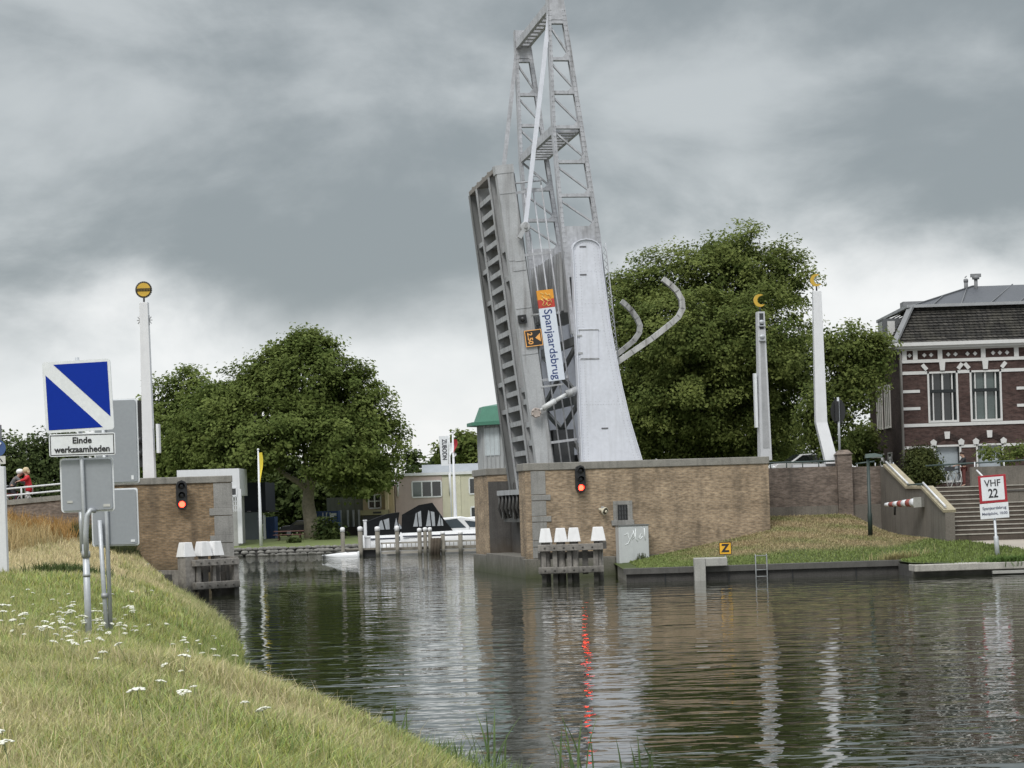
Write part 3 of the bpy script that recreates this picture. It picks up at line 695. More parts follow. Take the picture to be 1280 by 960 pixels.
# counterweight between the tails, vertical ribs
m = MB(); m.bx(2.55,4.1,2.1,9.7,12.6,15.2)
cw = m.build('counterweight', dark_grey, db); m = MB()
for k in range(12): w = 2.2+k*.66; m.bx(2.42,2.55,w,w+.14,12.7,15.5)
m.build('counterweight_rib', bridge_grey, cw)
# tower legs
def legpoly():
    R = [(4.18,15.5),(4.26,14.4),(4.52,12.0),(4.68,10.9),(5.0,9.0),(5.35,7.3),(5.87,5.4)]
    top = [(3.5+.68*math.cos(a), 15.5+.46*math.sin(a)) for a in np.linspace(.0, PI, 9)]
    return [(2.95,5.4)]+[(2.82,15.5)]+top[::-1][1:-1]+R
for w0 in (.95, 10.1):
    m = MB(); m.prism(legpoly(), w0, w0+.32); o = m.build('tower_leg', tower_white, db)
    f = MB(); q = legpoly()[1:]
    for (x0,z0),(x1,z1) in zip(q, q[1:]): f.beam((x0,w0+.16,z0),(x1,w0+.16,z1),.04,.5,(0,1,0))
    f.beam((2.95,w0+.16,5.4),(2.82,w0+.16,15.5),.05,.5,(0,1,0)); f.build('leg_flange', tower_white, o)
    if w0 < 5:
        r = MB()
        def row(x0, z0, x1, z1, st=.13):
            nn = int(math.hypot(x1-x0, z1-z0)/st)
            for k in range(nn+1): t = k/max(nn,1); r.sphere((x0+(x1-x0)*t, w0-.004, z0+(z1-z0)*t), .02, 4, (1,.7,1))
        for off in (.13, .34): row(2.95+off, 5.5, 2.84+off, 15.2)
        RR = legpoly()[-7:]
        for (x0,z0),(x1,z1) in zip(RR, RR[1:]): row(x0-.13,z0,x1-.13,z1); row(x0-.32,z0,x1-.32,z1)
        row(3.05,8.1,5.0,8.1); row(3.05,8.25,5.0,8.25,.2)
        for z in (11.6, 14.45, 12.9): row(3.2,z,4.2,z,.16)
        for a in np.linspace(.1, PI-.1, 16): r.sphere((3.5+.55*math.cos(a), w0-.004, 15.45+.36*math.sin(a)), .02, 4, (1,.7,1))
        r.build('rivets', M('rivet_grey', (.5,.51,.54), .5), o)
        hz0 = G(725,448,w0)[2]; hz1 = G(725,413,w0)[2]; hu0 = G(725,430,w0)[0]; hu1 = G(748,430,w0)[0]
        hm = MB(); hm.bx(hu0,hu1,w0-.035,w0-.002,hz0,hz1); ho = hm.build('access_hatch', tower_white, o, bevel=.008)
        hm = MB(); hm.bx(hu0-.05,hu1+.03,w0-.06,w0-.003,hz1+.005,hz1+.05); hm.bx(hu0-.02,hu1+.02,w0-.03,w0-.003,hz0-.05,hz0-.01)
        for z in (hz0+.25, hz1-.25): hm.bx(hu0-.14,hu0+.1,w0-.06,w0-.036,z-.04,z+.04)
        hm.build('hatch_hinge', bridge_grey, ho)
        sl = MB()
        for px_, py_ in ((728.5,308),(729,343),(756,535)):
            uu, _, zz = G(px_, py_, w0); sl.bx(uu-.16,uu+.16,w0-.02,w0-.002,zz-.045,zz+.02)
        sl.build('vent_slot', M('slot_dark', (.12,.12,.13), .6), o)
m = MB(); m.bx(3.3,4.6,1.3,10.1,5.35,5.8); m.bx(2.95,3.15,1.3,10.1,8.2,8.6); m.bx(2.9,3.1,1.3,10.1,11.0,11.4)
m.beam((3.0,1.5,6.0),(3.0,9.9,8.2),.14,.25); m.beam((3.0,9.9,6.0),(3.0,1.5,8.2),.14,.25)
m.beam((3.0,1.5,8.6),(3.0,9.9,11.0),.14,.25); m.beam((3.0,9.9,8.6),(3.0,1.5,11.0),.14,.25)
m.build('tower_cross_frame', under_grey, db)  # darkened as well: gloom behind the tower leg put into its colour
m = MB(); m.bx(1.9,2.9,2.4,9.0,5.02,7.0); m.build('dark_infill', M('dark_infill_grey', (.06,.063,.066), .6, var=.3), db)  # block added to darken the gap behind the tower leg
m = MB()
for k in range(14): z = 5.6+k*.6; m.beam((5.35-.11*k if k<6 else 4.72, 1.2, z),(5.35-.11*k if k<6 else 4.72, 1.2, z+.05),.02,.02)
# buffer horns at the tail
for w, pts in ((1.5, [(764,458),(790,440),(815,423),(838,405),(848,396),(853,386),(852,375),(846,364),(838,356),(829,349)]), (9.8, [(766,447),(780,436),(792,426),(799,416),(800,407),(796,398),(789,388),(783,382),(777,377)])):
    q = [Vector(G(px_, py_, w)) for px_, py_ in pts]
    m = MB()
    for a, b in zip(q, q[1:]):
        d = (b-a).normalized()*.03; m.beam(a-d, b+d, .25, .27, (0,1,0))
    m.build('buffer_horn', M('weathered_horn_grey', (.42,.42,.41), .6, var=.2, fine=4, streak=.8, dirt=(.13,.12,.11)), db)
# cable ladder on the tower edge
m = MB()
for k in range(16): z = 10.2+k*.34; u_ = ch(RCH, z)+.02; m.beam((u_,1.2,z),(u_+.14,1.2,z+.17),.03,.03); m.beam((u_+.14,1.2,z+.17),(u_,1.2,z+.34),.03,.03)
m.tube([(4.95,1.2,10.2),(4.5,1.2,15.8)], .025, 5); m.build('ladder', bridge_light, db)

# name board on the railing
nb = thing('name_board', 'long white board reading Spanjaardsbrug with orange red emblem on the raised railing', 'sign', L(0,0,0), T)
S0 = G(694,476,1.5); S1 = G(683,362,1.5)
def sd(q):  # bridge point -> leaf s,d
    x = q[0]-.87; z = q[2]-5.68; return (-x*sa+z*ca, x*ca+z*sa)
s0, d0 = sd(S0); s1, d1 = sd(S1); dm = (d0+d1)/2; hwid = .40
m = MB(); lbox(m, s0, s1-.86, 1.50, 1.62, dm-hwid, dm+hwid); m.build('board', M('board_pale_blue_white', (.66,.71,.78), .4, var=.04), nb, bevel=.01)
m = MB(); lbox(m, s1-.45, s1, 1.50, 1.62, dm-hwid, dm+hwid); m.build('emblem_panel', M('emblem_orange', (.75,.33,.04), .4, var=.06), nb).__setitem__('label', 'orange upper half of the emblem panel')
m = MB(); lbox(m, s1-.858, s1-.452, 1.50, 1.62, dm-hwid, dm+hwid); m.build('emblem_panel', M('emblem_red', (.50,.06,.04), .4, var=.06), nb).__setitem__('label', 'red lower half of the emblem panel')
m = MB()
def lt(pts, r=.022): m.tube([LF(s1-a, 1.49, dm-hwid+b) for a, b in pts], r, 5)
for st in ([(.12,.18),(.2,.32),(.3,.22),(.42,.34)],[(.15,.4),(.28,.5),(.22,.6),(.38,.62)],[(.42,.16),(.55,.3),(.7,.2),(.78,.3)],[(.4,.42),(.55,.5),(.5,.62),(.66,.66)],[(.62,.4),(.78,.46),(.72,.6)],[(.3,.22),(.55,.5),(.74,.34)]): lt(st)
m.build('emblem', M('emblem_gold', (.78,.55,.18), .5), nb)
tx = text_mb('Spanjaardsbrug', .70, .006, 1.0)
xsz = [v[0] for v in tx.v]; wdt = max(xsz)-min(xsz); LEN = (s1-.86)-s0; k = LEN*.96/wdt
mid = (s0+s1-.86)/2
# reads from the top of the raised leaf downwards: text x -> -s, text y -> +d
tx.v = [tuple(LF(mid-x*k, 1.497-z, dm+y*min(k,1.)*.98)) for x, y, z in tx.v]
tx.build('lettering', M('board_dark_blue', (.015,.04,.16), .5), nb)
m = MB()
for s in (s0-.2, s1-1.1): m.beam(LF(s,1.64,.7), LF(s,1.64,dm+.3), .08,.08)
m.build('mounting_bar', bridge_grey, nb)
# clearance display
cs0, cd0 = sd(G(659,434,1.55)); cs1, cd1 = sd(G(676,411,1.55))
cl = thing('clearance_sign', 'small black sign with orange 2.50 and triangle on the raised leaf girder', 'sign', L(0,0,0), T)
sl_, sh_ = min(cs0,cs1), max(cs0,cs1); dl_, dh_ = min(cd0,cd1)-.05, max(cd0,cd1)+.0
m = MB(); lbox(m, sl_, sh_, 1.52, 1.595, dl_, dh_); m.build('panel', M('sign_black', (.03,.027,.025), .4), cl)
om = M('sign_orange', (.85,.42,.12), .4)
m = MB(); e = .035
for q in ((sl_,sl_+e,dl_,dh_),(sh_-e,sh_,dl_,dh_),(sl_+e,sh_-e,dl_,dl_+e),(sl_+e,sh_-e,dh_-e,dh_)): lbox(m, q[0], q[1], 1.51, 1.53, q[2], q[3])
m.build('border', om, cl)
sm_ = (sl_+sh_)/2
m = MB(); pts = [LF(sm_-.2,1.515,dh_-.08), LF(sm_+.2,1.515,dh_-.08), LF(sm_,1.515,dh_-.33)]; m.add(pts, [(0,1,2)]); m.build('triangle', om, cl)
tx = text_mb('2.50', .33, .008); tx.v = [tuple(LF(sm_-x, 1.514-z, dl_+.24+y)) for x, y, z in tx.v]; tx.build('lettering', om, cl)
# navigation lamp on the girder
s_, d_ = sd(G(653,399,1.5)); nl = thing('navigation_lamp', 'black square navigation lamp on the leaf girder above the 2.50 sign', 'lamp', L(0,0,0), T)
m = MB(); lbox(m, s_-.2, s_+.2, 1.45, 1.595, d_-.2, d_+.2); m.build('housing', black, nl)
c = LF(s_, 1.44, d_); MB().sphere(tuple(c), .12, 8).build('lens', dead_lens, nl)

# ------------------------------------------------------------------ bridge keeper's cabin
kb = thing('bridge_cabin', 'grey octagonal bridge keeper cabin with green roof behind the raised leaf', 'cabin', L(1.75,13.6,5.38), T)
n = 8
def octp(r, ph=PI/8): return [(r*math.cos(ph+2*PI*k/n), r*math.sin(ph+2*PI*k/n)) for k in range(n)]
cabg = M('cabin_grey_boards', (.37,.385,.39), .6, var=.1, streak=.2)
m = MB(); m.prism(octp(1.75), 0, 2.3, 'xy'); m.build('wall', cabg, kb)
m = MB()
for k in range(n):
    a = octp(1.77)[k]; b = octp(1.77)[(k+1)%n]
    for j in range(5):
        t = j/5.; m.bx(a[0]+(b[0]-a[0])*t-.03, a[0]+(b[0]-a[0])*t+.03, a[1]+(b[1]-a[1])*t-.03, a[1]+(b[1]-a[1])*t+.03, 0, 2.3)
m.build('batten', cabg, kb)
for k in range(n):
    a = Vector((*octp(1.775)[k],0)); b = Vector((*octp(1.775)[(k+1)%n],0)); m = MB()
    a2, b2 = a.lerp(b,.15), a.lerp(b,.85)
    if k in (5, 6, 4): m.add([a2+Vector((0,0,.7)), b2+Vector((0,0,.7)), b2+Vector((0,0,2.15)), a2+Vector((0,0,2.15))], [(0,1,2,3)]); m.v = [(x*1.015,y*1.015,z) for x,y,z in m.v]; m.build('window', M('pale_glass', (.45,.5,.52), .1), kb)
m = MB(); o1 = octp(2.35); m.add([(x,y,2.3) for x,y in o1]+[(x,y,2.48) for x,y in o1]+[(x*.84,y*.84,2.5) for x,y in o1]+[(x*.7,y*.7,3.3) for x,y in o1]+[(0,0,3.55)],
   [list(range(8))[::-1]]+[(i,(i+1)%8,8+(i+1)%8,8+i) for i in range(8)]+[(8+i,8+(i+1)%8,16+(i+1)%8,16+i) for i in range(8)]+[(16+i,16+(i+1)%8,24+(i+1)%8,24+i) for i in range(8)]+[(24+i,24+(i+1)%8,32) for i in range(8)])
m.build('roof', M('green_roof_paint', (.06,.19,.13), .5, var=.15), kb)

# ------------------------------------------------------------------ left bridge pier
Yl = 95.0
xr = W(290, 640, Yl).x; xl_ = W(170, 640, Yl-.75).x; ztop = W(230, 596, Yl-.4).z
lp = thing('bridge_pier', 'brown brick bridge pier on the left bank with grey stone corner', 'bridge pier', (xr,Yl,0), T)
wl = (xr-xl_)/math.cos(T)
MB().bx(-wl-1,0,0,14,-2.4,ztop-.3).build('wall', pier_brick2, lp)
MB().bx(-wl-1.05,.06,-.07,.7,ztop-.3,ztop).build('coping', cop, lp, bevel=.03); MB().bx(-.6,.06,.7,14.05,ztop-.3,ztop).build('coping', cop, lp, bevel=.03)
m = MB(); q0 = (W(268,640,Yl).x-xr)/math.cos(T)
for a, b, dx, pr in ((.0,1.1,0,.03),(1.1,1.42,-.2,.05),(1.44,2.3,0,.03),(2.3,2.62,-.2,.05),(2.64,3.7,0,.03),(3.7,4.0,-.2,.05),(4.02,5.1,0,.03)):
    m.bx(q0+dx,.04,-pr,1.2,ztop-.32-b,ztop-.32-a)
m.build('quoins', stone, lp, bevel=.02)
c = W(227, 619, Yl-.55); traffic_light((c.x, c.y, c.z), T, 'black three lamp signal lit red on the left pier near its stone corner')
# road slab and ramp
m = MB(); m.bx(-wl-1,-.6,.7,10,ztop-.75,ztop-.45); tag(m.build('road', asphalt, None, (xr,Yl,0), T), kind='structure')
rw = thing('ramp_wall', 'low dark ramp wall with grey coping sloping down left of the pier', 'wall', (0,0,0))
zA, zB, zC = W(175,603,Yl).z, W(74,619,Yl).z, W(0,626,Yl).z; xA, xB, xC = xl_-1.01, W(74,619,Yl).x, W(0,626,Yl).x
pr_ = [(xA,zA),(xB,zB),(xC,zC),(xC-30,zC-1.6)]
m = MB(); m.prism([(xA,-1),*[(x,z-.22) for x,z in pr_],(xC-30,-1)], Yl+.1, Yl+.5); m.build('wall', wall_brick, rw)
m = MB()
for (x0,z0),(x1,z1) in zip(pr_, pr_[1:]): m.add([(x0,Yl+.03,z0-.22),(x1,Yl+.03,z1-.22),(x1,Yl+.6,z1-.22),(x0,Yl+.6,z0-.22),(x0,Yl+.03,z0),(x1,Yl+.03,z1),(x1,Yl+.6,z1),(x0,Yl+.6,z0)], [(0,1,5,4),(3,7,6,2),(4,5,6,7),(0,3,2,1),(0,4,7,3),(1,2,6,5)])
m.build('coping', cop, rw)
m = MB(); m.prism([(xA,-1),(xA,zA-.35),(xB,zB-.35),(xC,zC-.35),(xC-30,zC-1.95),(xC-30,-1)], Yl+.6, Yl+9); tag(m.build('road', asphalt), kind='structure')
rl = thing('ramp_railing', 'white tubular railing on the ramp wall at far left', 'railing', (0,0,0))
m = MB()
def zramp(x): return float(np.interp(-x, [-xA,-xB,-xC,-xC+30], [zA,zB,zC,zC-1.6]))
for hgt in (.50, .20): m.tube([(x, Yl+.3, zramp(x)+hgt) for x in (xA-.1,xB,xC,xC-30)], .045, 6)
m.build('rail', rail_white, rl)
for k in range(16):
    x = xA-.4-k*1.9; MB().tube([(x,Yl+.3,zramp(x)-.02),(x,Yl+.3,zramp(x)+.50)], .04, 6).build('post', rail_white, rl)
# concrete block and old quay edge on the left
c = W(184, 712, 91.5)
m = MB(); m.bx(c.x-2.0,c.x,91.0,92.2,-.2,c.z+.25); tag(m.build('concrete_block', concrete, bevel=.04), 'low concrete block at the edge of the left bank before the pier', 'concrete block')
xq2 = W(228,712,92).x
m = MB(); m.bx(c.x+.02,xq2,91.9,92.3,-2,c.z-.25); tag(m.build('quay_wall', tarred), 'dark low timber quay wall between concrete block and left fender', 'quay wall')
m = MB(); m.bx(c.x+.0,xq2,92.3,95.0,-1,c.z-.32); tag(m.build('ground', M('bare_earth', (.14,.115,.08), .95, var=.3)), kind='structure')

# ------------------------------------------------------------------ timber fenders
def fender(name_label, loc, rz, piles, x0, x1, cap_z, beams, back=None, wall_planks=True):
    t = thing('timber_fender', name_label, 'fender', loc, rz, 'timber fenders by the bridge piers')
    for (x, y, cw_) in piles:
        MB().lathe([(.2,-2.4),(.2,cap_z-.02),(.05,cap_z)], (x,y,0), 10).build('pile', wood, t)
        h2 = cw_
        q = MB(); a, b = h2, h2*.66; z0, z1 = cap_z-.04, cap_z+.58
        q.add([(x-a,y-a,z0),(x+a,y-a,z0),(x+a,y+a,z0),(x-a,y+a,z0),(x-b,y-b,z1),(x+b,y-b,z1),(x+b,y+b,z1),(x-b,y+b,z1)], [(0,3,2,1),(4,5,6,7),(0,1,5,4),(1,2,6,5),(2,3,7,6),(3,0,4,7)])
        q.build('pile_cap', cap_white, t, bevel=.02)
    for z0, z1, pr in beams:
        b = MB(); b.bx(x0,x1,-.34-pr,-.06-pr,z0,z1); bo = b.build('beam', wood, t, bevel=.02)
        bb = MB(); k = x0+.3
        while k < x1-.1: bb.sphere((k,-.35-pr,(z0+z1)/2), .045, 5); k += .42
        bb.build('bolts', wood_dark, bo)
    d = MB(); x = x0+.1
    while x < x1: d.bx(x,x+.26,.1,.2,.3,beams[0][0]+.02); x += .62
    d.bx(x0,x1,.2,.34,1.0,1.3); d.build('back_planks', wood_dark, t)
    return t
# right fender
c0 = W(676, 700, 95.6); cR = W(757, 700, 95.6)
capz = W(716, 676, 95.6).z; w_ = cR.x-c0.x; o_ = Vector((c0.x, 95.6, 0))
px2 = lambda p: W(p, 676, 95.6).x-c0.x
tb = lambda a, b: (W(716, b, 95.6).z, W(716, a, 95.6).z)
fr = fender('weathered timber fender with four white pile caps before the right pier', o_, 0, [(px2(682),.25,.30),(px2(701),.25,.30),(px2(717.5),.25,.30),(px2(748),.25,.33)], -.12, w_-.1, capz, [(*tb(680,688),0),(*tb(708,716),0)])
MB().bx(w_-.25,w_+.05,-.3,.5,tb(680,687)[0],tb(678,687)[1]).build('end_block', wood_dark, fr)
m = MB()
for p_ in (676, 690, 708, 741): m.bx(px2(p_), px2(p_)+.2, -.1, .1, -2, tb(680,688)[0]+.1)
m.build('upright', wood, fr)
# left fender, skewed and foreshortened
cL = W(232, 700, 91.2); cr_ = W(292, 700, 93.0); ang = math.atan2(cr_.y-cL.y, cr_.x-cL.x); ln = math.hypot(cr_.x-cL.x, cr_.y-cL.y)
capz = W(237, 695, 91.4).z; f1 = lambda a, b: (W(262, b, 92).z, W(262, a, 92).z)
fl = fender('weathered timber fender with three crowded white pile caps before the left pier', (cL.x, cL.y, 0), ang, [(.2,.25,.3),(1.15,.3,.3),(1.45,.75,.28),(1.8,.3,.28)], .25, ln+.05, capz, [(*f1(699,707),0),(*f1(727,736),0)])
m = MB(); m.bx(-.05,.42,-.05,.5,-2,capz-.05); m.bx(ln-.15,ln+.1,-.2,.9,-2,capz-.1); m.bx(.5,.7,-.1,.1,.2,capz-.4); m.bx(1.35,1.5,-.1,.1,.2,capz-.4); m.bx(.0,.2,.2,2.6,.4,capz-.6); m.build('upright', wood, fl)

# ------------------------------------------------------------------ white masts with gilded emblems
def mast(label, base, top, wb, wt_, bend, emblem, mat, loc_rz=0, recess=False):
    bx_, Yb = base.x, base.y
    t = thing('mast', label, 'mast', (bx_, Yb, base.z), loc_rz, 'barrier masts around the bridge')
    h_ = top.z-base.z; hb = h_*.24
    def q(z):
        k = z/h_; w = wb+(wt_-wb)*k; off = bend*max(0, 1-z/hb) if bend else 0; return w/2, off
    m = MB(); vs = []
    for z in (0, hb*.08, hb, h_):
        a, off = q(z); vs += [(off-a,-a-abs(off)*.8,z),(off+a,-a-abs(off)*.8,z),(off+a,a-abs(off)*.8,z),(off-a,a-abs(off)*.8,z)]
    fs = [(i*4+j, i*4+(j+1)%4, i*4+4+(j+1)%4, i*4+4+j) for i in range(3) for j in range(4)]+[(0,1,2,3),(12,15,14,13)]
    m.add(vs, fs); m.build('column', mat, t, bevel=.012)
    if recess:
        m = MB(); a = wt_/2
        m.bx(-a*.55,a*.55,-a-.012,-a+.02,h_*.02+h_*.85,h_-.08); m.build('lamp_niche', M('niche_dark', (.04,.045,.045), .4), t)
        m = MB()
        for z in (h_-.5, h_-1.2): m.sphere((0,-a-.04,z), .13, 8, (1,.5,.8)); m.bx(-.16,.16,-a-.12,-a,z-.22,z-.17)
        m.build('lamp', galv, t)
        m = MB(); b_ = wb/2; m.add([(-b_*.55,-b_-.012,.6),(b_*.6,-b_-.012,.6),(a*.6,-a-.016,h_*.84),(-a*.55,-a-.016,h_*.84)], [(0,1,2,3)]); m.build('channel', M('channel_grey', (.33,.335,.345), .5, streak=.3), t)
    MB().tube([(0,0,h_-.02),(0,0,h_+.25)], .045, 6).build('spike', black, t)
    if emblem == 'disc':
        zc = h_+.25+.32; MB().lathe([(.3,-.05),(.31,0),(.3,.05)], (0,0,zc), 24, axis='y').build('gold_disc', gold, t)
        m = MB()
        for k in range(24):
            a0 = 2*PI*k/24; a1 = 2*PI*(k+1)/24; m.beam((.315*math.cos(a0),0,zc+.315*math.sin(a0)),(.315*math.cos(a1),0,zc+.315*math.sin(a1)),.13,.035,(0,1,0))
        m.bx(-.36,.36,-.075,-.055,zc+.02,zc+.055); m.bx(-.36,.36,-.075,-.055,zc-.06,zc-.035)
        for k in range(9): x = -.28+k*.07; m.bx(x,x+.035,-.075,-.055,zc-.07,zc+.03)
        m.build('disc_ring', M('emblem_black', (.03,.025,.015), .5), t)
        m = MB()
        for s in (-1, 1):
            for k in range(5): a = -.5*PI+PI*k/4; m.beam((s*(wt_/2),0,h_-.8+.0),(s*(wt_/2+.14*math.cos(a)+.02),0,h_-.8+.22*math.sin(a)),.05,.04)
        m.build('side_ornament', bridge_grey, t)
    else:
        zc = h_+.25+.30; R1 = .31; n = 18; m = MB(); vs = []
        for i in range(n+1):
            a = math.radians(58)+math.radians(262)*i/n; tk = .17*math.sin(PI*i/n)**.6+.012
            for r in (R1, R1-tk):
                vs += [(r*math.cos(a),-.04,zc+r*math.sin(a)),(r*math.cos(a),.04,zc+r*math.sin(a))]
        fs = []
        for i in range(n):
            o = i*4; fs += [(o,o+2,o+6,o+4),(o+1,o+5,o+7,o+3),(o,o+4,o+5,o+1),(o+2,o+3,o+7,o+6)]
        fs += [(0,1,3,2),(n*4,n*4+2,n*4+3,n*4+1)]
        m.add(vs, fs).build('gold_crescent', gold, t)
    return t
b_ = W(187, 592, 97.); t_ = W(181.5, 378, 97.)
m1 = mast('tall white tapered mast topped by a round gilded disc on the left pier', Vector((b_.x,97.,ztop-.45)), t_, .52, .37, .001, 'disc', white)
MB().bx(-.55,-.3,.2,.5,1.0,4.0).sphere((-.42,.1,2.2), .17, 8).sphere((-.42,.1,1.6), .17, 8).build('signal_rear', black, m1)
MB().bx(.38,.5,-.2,.3,1.6,2.9).build('side_panel', sign_white, m1)
q = G(956, 572, .9); qt = G(946, 390, .9); lb = L(*q); m2 = mast('grey shaded mast with recessed lamps and gilded crescent on the right pier end', Vector((lb.x,lb.y,5.2)), L(*qt), .56, .36, 0, 'crescent', M('mast_shaded_grey', (.50,.51,.53), .5, var=.08, streak=.25, dirt=(.3,.3,.3)), T, True)  # white mast in shade: the shading is put into its grey colour
MB().bx(-.42,-.3,-.1,.15,1.6,4.2).build('side_panel', sign_white, m2)
b_ = W(1034, 580, 108.3); t_ = W(1020.5, 364, 108.3)
m3 = mast('white mast with kinked foot and gilded crescent behind the brown wall', Vector((b_.x-.25,108.3,b_.z)), t_, .62, .42, .42, 'crescent', white)
bw_ = MB().bx(-1.5,.6,-.3,.5,-.35,.02); bw_.build('plinth', white, m3)
# dark backs of road signals behind mast 3
c = W(1048, 514, 108.2); ts = thing('road_signal', 'dark road signal seen from behind, right of the kinked white mast', 'traffic light', (c.x, 108.2, 4.9))
MB().tube([(0,0,0),(0,0,c.z-4.2)], .06, 8).build('pole', galv, ts)
oc = [(.42*math.cos(a)*.9, c.z-4.9+.65*math.sin(a)) for a in np.linspace(0, 2*PI, 14)[:-1]]
MB().prism(oc, .12, .16).build('backboard', black, ts); MB().bx(-.18,.02,-.12,.12,c.z-4.9-.5,c.z-4.9+.5).build('housing', black, ts)

# ------------------------------------------------------------------ right side walls, stairs, quay
Yw = 107.2
bwl = thing('retaining_wall', 'dark brown brick retaining wall behind the grass slope, right of the pier', 'wall', (0,0,0))
xa, xb = W(955, 620, Yw).x-.5, W(1047, 620, Yw).x; zt_ = W(1005, 584, Yw).z
m = MB(); m.bx(xa,xb,Yw,Yw+.5,1.5,zt_); m.bx(xb+.75,18.15,Yw,Yw+.45,1.5,W(1085, 583, Yw).z); m.build('wall', wall_brick, bwl)
m = MB(); m.bx(xa,18.1,Yw-.07,Yw,1.2,W(1005, 633, Yw).z); m.build('plinth', render_wall, bwl)
m = MB(); m.bx(xb,xb+.72,Yw-.32,Yw+.5,1.5,W(1056,568,Yw).z); pl_ = m.build('pillar', wall_brick, bwl)
m = MB(); a, b = xb-.06, xb+.78; zz = W(1056,568,Yw).z; m.add([(a,Yw-.38,zz),(b,Yw-.38,zz),(b,Yw+.56,zz),(a,Yw+.56,zz),(a+.2,Yw-.15,zz+.22),(b-.2,Yw-.15,zz+.22),(b-.2,Yw+.3,zz+.22),(a+.2,Yw+.3,zz+.22)], [(0,3,2,1),(4,5,6,7),(0,1,5,4),(1,2,6,5),(2,3,7,6),(3,0,4,7)]); m.build('pillar_cap', wall_brick, pl_)
r1 = thing('railing', 'dark green tube railing on top of the brown wall below the masts', 'railing', (0,0,0))
m = MB(); za = W(965,579,Yw).z; zb_ = W(1045,576,Yw).z; m.tube([(xa,Yw+.25,za+.02),(xb-.05,Yw+.25,zb_)], .05, 6); m.build('rail', rail_green, r1)
for k in range(4): x = xa+.9+k*.8; MB().tube([(x,Yw+.25,zt_-.03),(x,Yw+.25,za)], .03, 6).build('post', rail_green, r1)
r2 = thing('railing', 'short green railing between brick pillar and sloping stair wall', 'railing', (0,0,0))
x0, x1 = xb+.95, 17.9; zz = W(1085,580,Yw).z
m = MB(); m.tube([(x0,Yw+.2,zz+.03),(x1,Yw+.2,zz+.12)], .045, 6); m.build('rail', rail_green, r2)
for k in range(3): x = x0+.1+k*.9; MB().tube([(x,Yw+.2,zz-.3),(x,Yw+.2,zz+.05)], .03, 6).build('post', galv, r2)
# cheek wall along the stair
XC = 18.25
prof = [(107.1,W(1105,583,106).z),(106.0,W(1105,583,106).z),(101.3,3.62),(98.2,3.60),(94.15,2.52)]
ck = thing('stair_wall', 'sloping grey stair cheek wall with pale coping left of the steps', 'wall', (0,0,0))
m = MB(); vs = []
def xc(Y): return 18.15+(106-Y)*.045
n = len(prof)
for side in (0, .42):
    for Y_, z_ in prof: vs += [(xc(Y_)+side, Y_, z_), (xc(Y_)+side, Y_, .6)]
fs = []
for i in range(n-1): fs += [(2*i,2*i+1,2*i+3,2*i+2),(2*n+2*i,2*n+2*i+2,2*n+2*i+3,2*n+2*i+1),(2*i,2*i+2,2*n+2*i+2,2*n+2*i)]
fs += [(2*n-2,2*n-1,4*n-1,4*n-2),(0,2*n,2*n+1,1)]
m.add(vs, fs); m.build('wall', render_wall, ck)
m = MB()
for (Ya,za),(Yb,zb) in zip(prof[1:], prof[2:]): m.beam((xc(Ya)+.2,Ya,za+.06),(xc(Yb)+.2,Yb-.02,zb+.06),.56,.12)
m.build('coping', M('mossy_coping', (.33,.29,.20), .85, var=.3, streak=.4, dirt=(.15,.13,.08)), ck)
hr = thing('handrail', 'white painted handrail in two sloping lengths on the stair cheek wall', 'handrail', (0,0,0))
m = MB(); m.tube([(xc(106)+.05,105.9,prof[1][1]+.22),(xc(101.4)+.05,101.3,3.86)], .05, 6); m.build('rail', rail_white, hr)
m = MB(); m.tube([(xc(98.2)+.05,98.3,3.86),(xc(94.3)+.05,94.2,2.78)], .05, 6); m.build('rail', rail_white, hr)
m = MB(); m.tube([(xc(101.4)+.05,101.3,3.8),(xc(98.2)+.05,98.3,3.8)], .05, 6); m.build('rail', rail_green, hr)
for Y_, z_ in ((105.5,4.8),(103,4.1),(101,3.75),(98.6,3.75),(96,3.15),(94.5,2.75)): MB().tube([(xc(Y_)+.05,Y_,z_-.3),(xc(Y_)+.05,Y_,z_+.05)], .025, 6).build('bracket', galv, hr)
# steps
st = thing('staircase', 'wide flight of dark stone steps rising toward the brick house', 'stairs', (0,0,0))
for k in range(12):
    y0 = 94.2+k*.34; z1 = 1.37+(k+1)*.19; x0 = xc(y0)+.43
    m = MB(); m.bx(x0,32,y0+.004,99.2,z1-.19 if k else .9,z1-.045); so = m.build('step', M('step_riser_brick', (.075,.06,.048), .9, var=.35, streak=.4), st)
    m = MB(); m.bx(x0,32,y0-.03,y0+.38,z1-.044,z1); m.build('nosing', M('step_nosing', (.34,.32,.28), .85, var=.25, fine=5), so)
tag(MB().bx(18.6,60,98.28,120,2.5,3.62).build('ground', M('terrace_paving', (.2,.185,.16), .9, var=.2)), kind='structure')
tag(MB().bx(4,18.1,114,150,.5,4.6).build('ground', fg), kind='structure')
tag(MB().bx(18.1,3000,120,172.3,.5,3.6).build('ground', fg), kind='structure')
